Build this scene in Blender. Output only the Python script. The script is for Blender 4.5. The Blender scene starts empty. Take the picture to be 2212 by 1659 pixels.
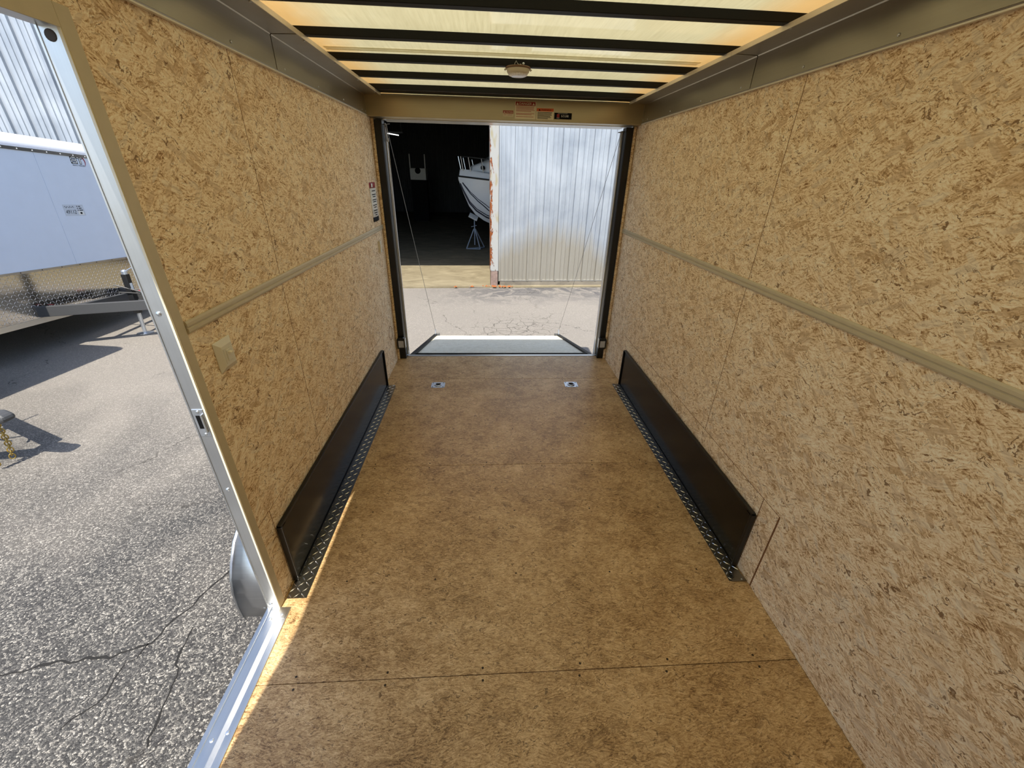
import bpy, math, random
from mathutils import Vector, Matrix, Euler
random.seed(7)
SC = bpy.context.scene
COL = SC.collection

# ------------------------------------------------------------------ camera
cam_d = bpy.data.cameras.new('camera')
cam_d.sensor_fit = 'HORIZONTAL'; cam_d.sensor_width = 36.0
cam_d.lens = 876.56 * 36.0 / 2212.0
cam_d.clip_start = 0.02; cam_d.clip_end = 300
cam = bpy.data.objects.new('camera', cam_d); COL.objects.link(cam)
_r = Vector((0.99815, -0.05623, 0.02294)); _u = Vector((0.00556, 0.46075, 0.88751)); _f = Vector((0.06047, 0.88575, -0.46021))
cam.matrix_world = Matrix(((_r.x, _u.x, -_f.x, -0.15615), (_r.y, _u.y, -_f.y, 0.0), (_r.z, _u.z, -_f.z, 1.64146), (0, 0, 0, 1)))
SC.camera = cam

# ------------------------------------------------------------------ world, sun, exposure
SUN_DIR = Vector((0.078, 0.55, -1.0)).normalized()          # direction the light travels
world = bpy.data.worlds.new('world'); SC.world = world; world.use_nodes = True
wn = world.node_tree.nodes; wl = world.node_tree.links
for n in list(wn): wn.remove(n)
wo = wn.new('ShaderNodeOutputWorld'); wb = wn.new('ShaderNodeBackground'); ws = wn.new('ShaderNodeTexSky')
ws.sky_type = 'NISHITA'; ws.sun_disc = False
ws.sun_elevation = math.asin(-SUN_DIR.z); ws.sun_rotation = math.atan2(-SUN_DIR.x, -SUN_DIR.y)
ws.altitude = 200; ws.air_density = 1.0; ws.dust_density = 1.2; ws.ozone_density = 1.0
wb.inputs['Strength'].default_value = 0.15
wl.new(ws.outputs[0], wb.inputs[0]); wl.new(wb.outputs[0], wo.inputs[0])
sun_d = bpy.data.lights.new('sun', 'SUN'); sun_d.energy = 4.2; sun_d.angle = math.radians(0.53); sun_d.color = (1.0, 0.95, 0.86)
sun = bpy.data.objects.new('sun', sun_d); COL.objects.link(sun)
sun.rotation_euler = SUN_DIR.to_track_quat('-Z', 'Y').to_euler(); sun.location = (0, -6, 12)
vs = SC.view_settings
SC.display_settings.display_device = 'sRGB'
vs.view_transform = 'Standard'; vs.look = 'None'; vs.gamma = 1.0; vs.exposure = 1.10; vs.use_curve_mapping = False
SC.cycles.max_bounces = 6; SC.cycles.diffuse_bounces = 5; SC.cycles.glossy_bounces = 3; SC.cycles.transmission_bounces = 5
SC.cycles.use_adaptive_sampling = True; SC.cycles.adaptive_threshold = 0.04
SC.cycles.sample_clamp_indirect = 8.0
try:
    SC.cycles.use_denoising = True
except Exception:
    pass

# ------------------------------------------------------------------ node helper
def srgb(r, g, b):
    f = lambda c: (c / 255 / 12.92) if c / 255 <= 0.04045 else ((c / 255 + 0.055) / 1.055) ** 2.4
    return (f(r), f(g), f(b), 1.0)

class NT:
    def __init__(s, name):
        s.m = bpy.data.materials.new(name); s.m.use_nodes = True
        s.n = s.m.node_tree.nodes; s.l = s.m.node_tree.links
        for x in list(s.n): s.n.remove(x)
        s.out = s.n.new('ShaderNodeOutputMaterial')
    def put(s, sock, v):
        if v is None: return
        if hasattr(v, 'is_linked') or isinstance(v, bpy.types.NodeSocket): s.l.new(v, sock)
        else:
            if sock.type == 'VECTOR' and isinstance(v, (int, float)): v = (v, v, v)
            sock.default_value = v
    def node(s, t, ins=None, **kw):
        n = s.n.new(t)
        for k, v in kw.items(): setattr(n, k, v)
        for k, v in (ins or {}).items(): s.put(n.inputs[k], v)
        return n
    def math(s, op, a, b=None, c=None, clamp=False):
        n = s.node('ShaderNodeMath', operation=op, use_clamp=clamp)
        s.put(n.inputs[0], a); s.put(n.inputs[1], b)
        if c is not None: s.put(n.inputs[2], c)
        return n.outputs[0]
    def vmath(s, op, a, b=None):
        n = s.node('ShaderNodeVectorMath', operation=op); s.put(n.inputs[0], a)
        if b is not None: s.put(n.inputs[1], b)
        return n.outputs[0]
    def mix(s, f, a, b, blend='MIX'):
        n = s.node('ShaderNodeMix', data_type='RGBA', blend_type=blend)
        s.put(n.inputs[0], f); s.put(n.inputs[6], a); s.put(n.inputs[7], b); return n.outputs[2]
    def ramp(s, f, stops, interp='LINEAR'):
        n = s.node('ShaderNodeValToRGB', {'Fac': f}); cr = n.color_ramp; cr.interpolation = interp
        while len(cr.elements) < len(stops): cr.elements.new(0.5)
        for e, (p, c) in zip(cr.elements, stops): e.position = p; e.color = c
        return n.outputs[0]
    def rng(s, v, a, b, c=0.0, d=1.0, clamp=True):
        n = s.node('ShaderNodeMapRange', {0: v, 1: a, 2: b, 3: c, 4: d}, clamp=clamp); return n.outputs[0]
    def noise(s, vec, scale=1.0, detail=2.0, rough=0.5, dist=0.0, dim='3D'):
        n = s.node('ShaderNodeTexNoise', noise_dimensions=dim)
        s.put(n.inputs['Vector'], vec); n.inputs['Scale'].default_value = scale; n.inputs['Detail'].default_value = detail
        n.inputs['Roughness'].default_value = rough; n.inputs['Distortion'].default_value = dist; return n
    def voro(s, vec, scale=1.0, feature='F1', dim='2D', rnd=1.0):
        n = s.node('ShaderNodeTexVoronoi', voronoi_dimensions=dim, feature=feature)
        s.put(n.inputs['Vector'], vec); n.inputs['Scale'].default_value = scale; n.inputs['Randomness'].default_value = rnd; return n
    def sep(s, v):
        n = s.node('ShaderNodeSeparateXYZ'); s.put(n.inputs[0], v); return n.outputs
    def comb(s, x, y, z=0.0):
        n = s.node('ShaderNodeCombineXYZ'); s.put(n.inputs[0], x); s.put(n.inputs[1], y); s.put(n.inputs[2], z); return n.outputs[0]
    def obj(s): return s.node('ShaderNodeTexCoord').outputs['Object']
    def bump(s, h, strength=0.3, dist=0.01):
        return s.node('ShaderNodeBump', {'Height': h, 'Strength': strength, 'Distance': dist}).outputs[0]
    def bsdf(s, color, rough=0.5, metal=0.0, normal=None, spec=0.5, coat=0.0, emit=None, estr=0.0):
        n = s.node('ShaderNodeBsdfPrincipled')
        s.put(n.inputs['Base Color'], color); s.put(n.inputs['Roughness'], rough); s.put(n.inputs['Metallic'], metal)
        s.put(n.inputs['Specular IOR Level'], spec); n.inputs['Coat Weight'].default_value = coat
        if normal is not None: s.put(n.inputs['Normal'], normal)
        if emit is not None:
            s.put(n.inputs['Emission Color'], emit); n.inputs['Emission Strength'].default_value = estr
        s.l.new(n.outputs[0], s.out.inputs[0]); return s.m

def plain(name, col, rough=0.5, metal=0.0, var=0.06, scale=30.0, bump=0.0, spec=0.5, coat=0.0):
    t = NT(name); o = t.obj()
    nz = t.noise(o, scale, 3.0).outputs[0]
    c = t.mix(t.rng(nz, 0.25, 0.75), tuple(x * (1 - var) for x in col[:3]) + (1,), tuple(min(1, x * (1 + var)) for x in col[:3]) + (1,))
    return t.bsdf(c, rough, metal, t.bump(nz, bump, 0.002) if bump else None, spec, coat)

# ------------------------------------------------------------------ materials
def osb(name, axes, ramp, spread=1.5, fine=1.0, rough=0.75, blotch=0.0, bumpv=0.25, contrast=1.0, gloss=0.3, weather=None, flakes=0.75):
    t = NT(name); X = t.sep(t.obj()); ix = 'xyz'.index
    rnd = t.math('MULTIPLY', t.node('ShaderNodeObjectInfo').outputs['Random'], 37.0)
    u = t.math('ADD', X[ix(axes[0])], rnd); v = t.math('ADD', X[ix(axes[1])], t.math('MULTIPLY', rnd, 1.7))
    uv = t.comb(u, v, 0.0)
    wp = t.vmath('SUBTRACT', t.noise(uv, 14.0, 3.0, 0.6, 0, '2D').outputs['Color'], (0.5, 0.5, 0.5))
    wp2 = t.vmath('SUBTRACT', t.noise(uv, 55.0, 2.0, 0.6, 0, '2D').outputs['Color'], (0.5, 0.5, 0.5))
    uw = t.vmath('ADD', uv, t.vmath('MULTIPLY', wp, (0.07, 0.07, 0.0)))
    uw = t.vmath('ADD', uw, t.vmath('MULTIPLY', wp2, (0.024, 0.024, 0.0)))
    # large flakes, each with its own grain direction
    c1 = t.voro(t.vmath('MULTIPLY', uw, (20.0, 44.0, 1.0)))
    a1 = t.sep(c1.outputs['Color'])
    ang = t.math('MULTIPLY', t.math('SUBTRACT', a1[0], 0.5), spread)
    r1 = t.node('ShaderNodeVectorRotate', {'Vector': uv, 'Angle': ang}, rotation_type='Z_AXIS').outputs[0]
    f1 = t.noise(t.vmath('MULTIPLY', r1, (24.0 * fine, 150.0 * fine, 1.0)), 1.0, 2.0, 0.6, 0.3, '2D').outputs[0]
    # small chips
    c2 = t.voro(t.vmath('MULTIPLY', uw, (48.0 * fine, 105.0 * fine, 1.0)))
    a2 = t.sep(c2.outputs['Color'])
    ang2 = t.math('MULTIPLY', t.math('SUBTRACT', a2[0], 0.5), spread * 1.5)
    r2 = t.node('ShaderNodeVectorRotate', {'Vector': uv, 'Angle': ang2}, rotation_type='Z_AXIS').outputs[0]
    f2 = t.noise(t.vmath('MULTIPLY', r2, (42.0 * fine, 250.0 * fine, 1.0)), 1.0, 2.0, 0.6, 0.2, '2D').outputs[0]
    # dark curved strands
    r3 = t.node('ShaderNodeVectorRotate', {'Vector': uw, 'Angle': ang}, rotation_type='Z_AXIS').outputs[0]
    f3 = t.noise(t.vmath('MULTIPLY', r3, (30.0 * fine, 120.0 * fine, 1.0)), 1.0, 1.0, 0.5, 0.8, '2D').outputs[0]
    patch = t.noise(uv, 8.0, 2.0, 0.6, 0.4, '2D').outputs[0]
    def add(v, x, k): return t.math('ADD', v, t.math('MULTIPLY', t.math('SUBTRACT', x, 0.5), k * contrast))
    grain = t.noise(t.vmath('MULTIPLY', uw, (95.0 * fine, 190.0 * fine, 1.0)), 1.0, 3.0, 0.65, 0.9, '2D').outputs[0]
    val = add(add(add(add(add(add(0.55, a1[1], 0.10), f1, 0.85), a2[1], 0.14), f2, 0.62), patch, 0.34), grain, 0.60)
    if blotch:
        b = t.noise(uv, 3.0, 3.0, 0.6, 0, '2D').outputs[0]
        val = t.math('ADD', val, t.math('MULTIPLY', t.math('SUBTRACT', b, 0.5), blotch))
    col = t.ramp(val, ramp)
    # scattered long flakes lying at their own angles
    if flakes:
        for an, sx_, sy_ in ((0.45, 11.0, 40.0), (-0.75, 14.0, 52.0)):
            rr = t.node('ShaderNodeVectorRotate', {'Vector': t.vmath('ADD', uv, t.vmath('MULTIPLY', wp2, (0.008, 0.008, 0.0))), 'Angle': an}, rotation_type='Z_AXIS').outputs[0]
            c3 = t.voro(t.vmath('MULTIPLY', rr, (sx_, sy_, 1.0))); a3 = t.sep(c3.outputs['Color'])
            mk = t.math('MULTIPLY', t.rng(c3.outputs['Distance'], 0.46, 0.40), t.rng(a3[0], 0.80, 0.83))
            fc = t.mix(a3[1], ramp[1][1], ramp[3][1])
            fc = t.mix(t.rng(f1, 0.35, 0.65, 0.35, 0.0), fc, ramp[0][1])
            col = t.mix(t.math('MULTIPLY', mk, flakes), col, fc)
    strand = t.math('MULTIPLY', t.rng(f3, 0.65, 0.70), t.rng(patch, 0.42, 0.54))
    col = t.mix(t.math('MULTIPLY', strand, 0.85 * min(1.0, contrast)), col, tuple(x * 0.75 for x in ramp[0][1][:3]) + (1,))
    red = t.math('MULTIPLY', t.rng(t.math('ADD', a1[1], t.math('MULTIPLY', t.math('SUBTRACT', f2, 0.5), 0.6)), 0.10, 0.02), 0.5 * min(1.0, contrast))
    col = t.mix(red, col, tuple(0.5 * (x + y) for x, y in zip(ramp[0][1], ramp[1][1])))
    if weather:
        w = t.noise(uv, 1.3, 4.0, 0.65, 0, '2D').outputs[0]
        col = t.mix(t.rng(w, 0.42, 0.7, 0.0, 0.55), col, weather)
    return t.bsdf(col, rough, 0.0, t.bump(t.noise(t.vmath('MULTIPLY', uv, (60.0, 140.0, 1.0)), 1.0, 1.0, 0.5, 0, '2D').outputs[0], bumpv, 0.0015), gloss)

RW = [(0.20, srgb(134, 96, 58)), (0.40, srgb(210, 178, 136)), (0.55, srgb(236, 213, 177)), (0.84, srgb(249, 237, 212))]
RF = [(0.22, srgb(94, 67, 38)), (0.41, srgb(156, 123, 80)), (0.56, srgb(186, 153, 106)), (0.82, srgb(218, 188, 142))]
M = {}
M['osb_wall'] = osb('osb_wall_board', 'yz', RW, contrast=1.0)
M['osb_end'] = osb('osb_end_board', 'xz', RW)
M['osb_floor'] = osb('osb_floor_board', 'xy', RF, spread=0.9, fine=1.35, rough=0.40, blotch=0.40, bumpv=0.10, contrast=0.85, gloss=0.45, flakes=0.22)
M['osb_ramp'] = osb('osb_ramp_board', 'xy', [(0.15, srgb(150, 138, 112)), (0.4, srgb(196, 186, 160)), (0.6, srgb(216, 208, 184)), (0.85, srgb(232, 226, 204))], spread=0.5, rough=0.6, contrast=0.6, bumpv=0.1)
M['edge_wood'] = plain('raw_osb_edge', srgb(120, 80, 46), 0.9, var=0.3, scale=160)
M['vinyl'] = plain('tan_vinyl', srgb(190, 178, 150), 0.45, var=0.04)
M['vinyl_dark'] = plain('tan_vinyl_groove', srgb(140, 122, 88), 0.5, var=0.04)
M['lip'] = plain('cove_lip_lit_tint', srgb(226, 220, 204), 0.35, 0.3, var=0.03)  # paler than the cove: light caught on its edges is painted in
M['beige'] = plain('beige_plastic', srgb(212, 206, 188), 0.4, var=0.02)
M['backing'] = plain('dark_cavity', srgb(62, 44, 28), 0.95)
M['black_metal'] = plain('black_painted_metal', srgb(12, 11, 10), 0.32, var=0.1, scale=60)
M['black_bow'] = plain('black_painted_bow', srgb(12, 11, 9), 0.6, var=0.1, scale=60, spec=0.25)
M['black_satin'] = None
M['black_plastic'] = plain('black_plastic', srgb(20, 20, 20), 0.5)
M['white_paint'] = plain('white_gloss_paint', srgb(226, 226, 222), 0.25, var=0.02, coat=0.4)
M['paper'] = plain('white_paper', srgb(225, 225, 220), 0.6, var=0.03)
M['rubber'] = plain('tyre_rubber', srgb(28, 28, 28), 0.85)
M['cable'] = plain('steel_cable', srgb(120, 120, 118), 0.45, 0.6)
M['white_cable'] = plain('pale_cord', srgb(190, 190, 188), 0.5)

def aluminium(name, col, rough, axis, streak=0.12, bump=0.03, metal=1.0, smudge=0.0):
    t = NT(name); o = t.obj()
    sc = {'x': (2, 160, 160), 'y': (160, 2, 160), 'z': (160, 160, 2)}[axis]
    n = t.noise(t.vmath('MULTIPLY', o, sc), 1.0, 2.0, 0.5).outputs[0]
    b = t.noise(o, 5.0, 4.0, 0.6, 0.6).outputs[0]
    k = t.math('ADD', t.math('MULTIPLY', n, streak), t.math('MULTIPLY', b, smudge))
    c = t.mix(t.rng(k, 0.0, streak + smudge), tuple(x * 0.82 for x in col[:3]) + (1,), col)
    return t.bsdf(c, t.math('ADD', rough, t.math('MULTIPLY', t.math('SUBTRACT', b, 0.5), 0.25)), metal, t.bump(n, bump, 0.001))
M['alum_y'] = aluminium('mill_aluminium_long', srgb(205, 204, 200), 0.34, 'y')
M['cove'] = aluminium('cove_aluminium', srgb(176, 168, 152), 0.36, 'y', smudge=0.1)
M['header'] = aluminium('header_aluminium', srgb(190, 178, 150), 0.4, 'x', smudge=0.1)
M['alum_x'] = aluminium('mill_aluminium_cross', srgb(205, 204, 200), 0.32, 'x')
M['alum_z'] = aluminium('mill_aluminium_upright', srgb(214, 216, 218), 0.42, 'z', smudge=0.15)
M['fender'] = aluminium('fender_aluminium', srgb(200, 202, 206), 0.3, 'x')
M['zinc'] = plain('zinc_plated_steel', srgb(200, 206, 214), 0.3, 0.9, var=0.08, scale=80)
M['gold'] = plain('yellow_zinc_chain', srgb(176, 150, 84), 0.4, 0.8, var=0.2, scale=90)
M['tread'] = plain('tread_plate_metal', srgb(140, 136, 128), 0.3, 1.0, var=0.12, scale=40)
M['tread_bar'] = plain('tread_bar_metal', srgb(226, 224, 218), 0.25, 1.0, var=0.06, scale=40)
M['screw'] = plain('screw_dark', srgb(58, 46, 36), 0.5, 0.5)
M['red'] = plain('label_red', srgb(150, 34, 34), 0.5, var=0.03)
M['orange'] = plain('label_orange', srgb(214, 96, 40), 0.5, var=0.03)
M['cream'] = plain('label_cream', srgb(226, 216, 188), 0.5, var=0.03)
M['pinkprint'] = plain('label_print_red', srgb(190, 130, 112), 0.6, var=0.03)
M['ink'] = plain('black_ink', srgb(10, 10, 11), 0.7, var=0.02, spec=0.15)
M['navy'] = plain('navy_ink', srgb(26, 28, 48), 0.5, var=0.02)
M['crimson'] = plain('crimson_ink', srgb(150, 24, 52), 0.5, var=0.02)
M['label_grey'] = plain('grey_note_paper', srgb(196, 202, 210), 0.6, var=0.04)
M['lens'] = plain('frosted_lens', srgb(238, 240, 242), 0.2, var=0.03, scale=90, coat=0.6)
M['brown_trim'] = plain('brown_lamp_base', srgb(120, 92, 70), 0.45)
M['rail_black'] = plain('matt_black_rail', srgb(26, 26, 26), 0.6, var=0.1, scale=100, spec=0.3)
M['frame_black'] = plain('charcoal_powdercoat', srgb(64, 64, 64), 0.5, var=0.1, scale=200)

def satin_black():
    t = NT('satin_black_sheet'); o = t.obj()
    w = t.noise(t.vmath('MULTIPLY', o, (1, 26, 5)), 1.0, 2.0, 0.5).outputs[0]
    return t.bsdf(srgb(13, 11, 9), 0.22, 0.0, t.bump(w, 0.06, 0.004), 0.35)
M['black_satin'] = satin_black()

def roof_mat():
    t = NT('translucent_fibreglass'); o = t.obj(); X = t.sep(o)
    n = t.noise(t.vmath('MULTIPLY', o, (95, 5, 1)), 1.0, 4.0, 0.65).outputs[0]
    b = t.noise(o, 3.0, 3.0).outputs[0]
    c = t.mix(t.rng(t.math('ADD', t.math('MULTIPLY', n, 0.7), t.math('MULTIPLY', b, 0.3)), 0.32, 0.68), srgb(194, 183, 138), srgb(222, 211, 164))
    # amber edge tint: weaker light through the sheet's borders, put into the colour
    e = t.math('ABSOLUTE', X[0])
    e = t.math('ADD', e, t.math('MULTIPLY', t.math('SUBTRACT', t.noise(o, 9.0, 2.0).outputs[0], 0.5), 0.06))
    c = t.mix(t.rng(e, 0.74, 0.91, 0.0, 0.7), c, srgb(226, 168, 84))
    tr = t.node('ShaderNodeBsdfTranslucent', {'Color': c}); df = t.node('ShaderNodeBsdfDiffuse', {'Color': srgb(210, 204, 184)})
    gl = t.node('ShaderNodeBsdfGlossy', {'Color': (1, 1, 1, 1), 'Roughness': 0.09})
    m1 = t.node('ShaderNodeMixShader', {0: 0.39}); t.l.new(df.outputs[0], m1.inputs[1]); t.l.new(tr.outputs[0], m1.inputs[2])
    m2 = t.node('ShaderNodeMixShader', {0: t.math('MULTIPLY', t.node('ShaderNodeFresnel', {'IOR': 1.4}).outputs[0], 0.8)}); t.l.new(m1.outputs[0], m2.inputs[1]); t.l.new(gl.outputs[0], m2.inputs[2])
    t.l.new(m2.outputs[0], t.out.inputs[0]); return t.m
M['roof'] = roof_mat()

def diamond_mat(name, axes, cell, base):
    t = NT(name); X = t.sep(t.obj()); ix = 'xyz'.index
    u = t.math('DIVIDE', X[ix(axes[0])], cell); v = t.math('DIVIDE', X[ix(axes[1])], cell)
    fu = t.math('FLOOR', u); fv = t.math('FLOOR', v)
    pu = t.math('SUBTRACT', t.math('SUBTRACT', u, fu), 0.5); pv = t.math('SUBTRACT', t.math('SUBTRACT', v, fv), 0.5)
    par = t.math('MODULO', t.math('ABSOLUTE', t.math('ADD', fu, fv)), 2.0)
    sgn = t.math('SUBTRACT', t.math('MULTIPLY', t.math('ROUND', par), 2.0), 1.0)
    a = t.math('MULTIPLY', t.math('ADD', pu, t.math('MULTIPLY', pv, sgn)), 0.7071)
    b = t.math('MULTIPLY', t.math('SUBTRACT', pu, t.math('MULTIPLY', pv, sgn)), 0.7071)
    q = t.math('ADD', t.math('POWER', t.math('ABSOLUTE', t.math('DIVIDE', a, 0.46)), 2.0), t.math('POWER', t.math('ABSOLUTE', t.math('DIVIDE', b, 0.13)), 2.0))
    h = t.rng(q, 1.1, 0.3)
    return t.bsdf(t.mix(h, base, srgb(235, 233, 228)), 0.14, 1.0, t.bump(h, 1.0, 0.008))
M['diamond'] = diamond_mat('polished_tread_sheet', 'yz', 0.040, srgb(200, 198, 194))

def asphalt():
    t = NT('aged_asphalt'); o = t.obj(); X = t.sep(o); uv = t.comb(X[0], X[1], 0.0)
    w = t.vmath('MULTIPLY', t.vmath('SUBTRACT', t.noise(uv, 60, 2.0, 0.6, 0, '2D').outputs['Color'], (0.5, 0.5, 0.5)), (0.012, 0.012, 0))
    uw = t.vmath('ADD', uv, w)
    v = t.voro(uw, 130.0); c = t.sep(v.outputs['Color'])
    e = t.voro(uw, 130.0, 'DISTANCE_TO_EDGE').outputs['Distance']
    v2 = t.voro(uw, 330.0); c2 = t.sep(v2.outputs['Color'])
    val = t.math('ADD', t.math('MULTIPLY', c[0], 0.7), t.math('MULTIPLY', c2[0], 0.3))
    col = t.ramp(val, [(0.12, srgb(48, 47, 47)), (0.40, srgb(82, 80, 78)), (0.64, srgb(112, 109, 104)), (0.80, srgb(164, 158, 148)), (0.95, srgb(204, 196, 184))])
    col = t.mix(t.rng(e, 0.11, 0.0, 0.0, 0.85), col, srgb(46, 44, 43))
    big = t.noise(uv, 0.55, 4.0, 0.6, 0.4, '2D').outputs[0]
    col = t.mix(t.rng(big, 0.3, 0.7, 0.45, 0.0), col, srgb(74, 73, 72))
    # paler worn surface farther from the trailer's side door
    worn = t.rng(t.math('ADD', X[1], t.math('MULTIPLY', t.math('SUBTRACT', big, 0.5), 4.0)), 1.8, 4.2)
    col = t.mix(t.math('MULTIPLY', worn, 0.62), col, srgb(160, 152, 141))
    # dark tar band in front of the warehouse, right of the post
    tar = t.math('MULTIPLY', t.rng(t.math('ADD', X[1], t.math('MULTIPLY', t.math('SUBTRACT', big, 0.5), 2.0)), 7.4, 8.4), t.rng(X[0], -1.8, 0.4))
    tn = t.noise(uv, 3.5, 5.0, 0.7, 1.0, '2D').outputs[0]
    col = t.mix(t.math('MULTIPLY', tar, t.rng(tn, 0.62, 0.45, 0.1, 0.8)), col, srgb(72, 72, 76))
    # alligator cracking
    dist = t.node('ShaderNodeVectorMath', {0: uv, 1: (0.3, 6.1, 0.0)}, operation='DISTANCE').outputs['Value']
    al = t.voro(t.vmath('ADD', uv, t.vmath('MULTIPLY', t.vmath('SUBTRACT', t.noise(uv, 5, 3, 0.6, 0, '2D').outputs['Color'], (0.5, 0.5, 0.5)), (0.16, 0.16, 0))), 5.5, 'DISTANCE_TO_EDGE').outputs['Distance']
    am = t.math('MULTIPLY', t.rng(al, 0.05, 0.012), t.rng(t.math('ADD', dist, t.math('MULTIPLY', tn, 1.4)), 1.55, 1.1))
    lc = t.voro(t.vmath('ADD', uv, t.vmath('MULTIPLY', t.vmath('SUBTRACT', t.noise(uv, 2.5, 4, 0.65, 0, '2D').outputs['Color'], (0.5, 0.5, 0.5)), (0.5, 0.5, 0))), 0.75, 'DISTANCE_TO_EDGE').outputs['Distance']
    lm = t.math('MULTIPLY', t.rng(lc, 0.008, 0.002), t.rng(t.noise(uv, 0.9, 2, 0.5, 0, '2D').outputs[0], 0.5, 0.56))
    cr = t.math('MAXIMUM', am, t.math('MULTIPLY', lm, 0.8))
    col = t.mix(t.math('MULTIPLY', cr, 0.75), col, srgb(58, 54, 50))
    col = t.mix(1.0, col, (0.82, 0.82, 0.82, 1), 'MULTIPLY')
    h = t.math('SUBTRACT', t.math('ADD', t.rng(e, 0.0, 0.3), t.math('MULTIPLY', c[1], 0.6)), t.math('MULTIPLY', cr, 2.0))
    return t.bsdf(col, 0.9, 0.0, t.bump(h, 0.55, 0.004), 0.25)
M['asphalt'] = asphalt()
M['crack'] = plain('crack_dirt', srgb(24, 22, 20), 0.95, var=0.3, scale=80)

def concrete(name, c0, c1, stretch=(1, 1.8, 1)):
    t = NT(name); o = t.vmath('MULTIPLY', t.obj(), stretch)
    n = t.noise(o, 1.6, 6.0, 0.7, 0.8).outputs[0]; n2 = t.noise(o, 40.0, 2.0).outputs[0]
    c = t.mix(t.rng(n, 0.35, 0.68), c0, c1)
    c = t.mix(1.0, c, (0.82, 0.82, 0.82, 1), 'MULTIPLY')
    return t.bsdf(c, 0.85, 0.0, t.bump(t.math('ADD', n, t.math('MULTIPLY', n2, 0.3)), 0.15, 0.01), 0.3)
M['concrete'] = concrete('warehouse_concrete', srgb(116, 105, 82), srgb(148, 137, 110))
M['kerb'] = concrete('kerb_concrete', srgb(106, 99, 88), srgb(138, 129, 114))

def siding():
    t = NT('galvanised_siding'); o = t.obj(); X = t.sep(o)
    n = t.noise(t.vmath('MULTIPLY', o, (9, 9, 0.7)), 1.0, 4.0, 0.6).outputs[0]
    b = t.noise(o, 1.2, 4.0, 0.6, 0.5).outputs[0]
    c = t.mix(t.rng(t.math('ADD', t.math('MULTIPLY', n, 0.4), t.math('MULTIPLY', b, 0.6)), 0.30, 0.74), srgb(150, 157, 166), srgb(206, 210, 214))
    # splashed dust along the foot of the wall
    ctr = t.math('ABSOLUTE', t.math('SUBTRACT', X[0], 1.25))
    lim = t.math('ADD', t.rng(ctr, 0.5, 1.5, 1.15, 0.5), t.math('MULTIPLY', t.math('SUBTRACT', n, 0.5), 0.7))
    d = t.rng(t.math('SUBTRACT', X[2], lim), 0.2, -0.3, 0.0, 0.8)
    c = t.mix(d, c, srgb(162, 153, 134))
    c = t.mix(1.0, c, (0.80, 0.80, 0.80, 1), 'MULTIPLY')
    return t.bsdf(c, 0.42, 0.5, None, 0.4)
M['siding'] = siding()
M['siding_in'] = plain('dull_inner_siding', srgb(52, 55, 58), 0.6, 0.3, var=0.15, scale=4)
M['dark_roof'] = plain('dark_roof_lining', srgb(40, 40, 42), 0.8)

def rusty():
    t = NT('rusted_white_paint'); o = t.obj()
    n = t.noise(t.vmath('MULTIPLY', o, (9, 9, 3.0)), 1.0, 6.0, 0.7, 0.6).outputs[0]
    X = t.sep(o)
    edge = t.rng(X[0], 0.03, -0.09, 0.0, 0.17)
    low = t.rng(X[2], 1.6, 0.3, 0.0, 0.10)
    k = t.math('ADD', t.math('ADD', n, edge), low)
    r = t.rng(k, 0.66, 0.70)
    rc = t.mix(t.rng(t.noise(o, 30, 3).outputs[0], 0.35, 0.65), srgb(92, 44, 16), srgb(152, 82, 32))
    pc = t.mix(t.rng(t.noise(t.vmath('MULTIPLY', o, (3, 3, 0.8)), 3.0, 3).outputs[0], 0.56, 0.70, 0.0, 0.7), srgb(166, 165, 160), srgb(150, 134, 78))
    c = t.mix(1.0, t.mix(r, pc, rc), (0.8, 0.8, 0.8, 1), 'MULTIPLY')
    return t.bsdf(c, 0.7, 0.0, t.bump(t.math('SUBTRACT', 1.0, r), 0.5, 0.01), 0.3)
M['rust'] = rusty()
M['rust_base'] = plain('rust_flakes', srgb(138, 74, 28), 0.9, var=0.4, scale=40)
M['post_base'] = plain('grey_brown_steel_base', srgb(124, 104, 94), 0.8, var=0.25, scale=20)
M['body_grey'] = plain('pale_trailer_skin', srgb(216, 224, 236), 0.35, var=0.02, scale=6, coat=0.2)
M['cap_white'] = plain('white_cap', srgb(236, 236, 240), 0.3, var=0.02, coat=0.3)
M['gel'] = plain('white_gelcoat', srgb(244, 246, 248), 0.25, var=0.03, scale=3, coat=0.4)
M['canvas'] = plain('dark_canvas', srgb(30, 34, 32), 0.85)
M['glass_dark'] = plain('dark_porthole_glass', srgb(16, 18, 22), 0.1)
M['steel_rail'] = plain('stainless_rail', srgb(190, 194, 198), 0.25, 1.0)
M['stand_paint'] = plain('grey_blue_stand_paint', srgb(150, 160, 172), 0.5)

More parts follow.
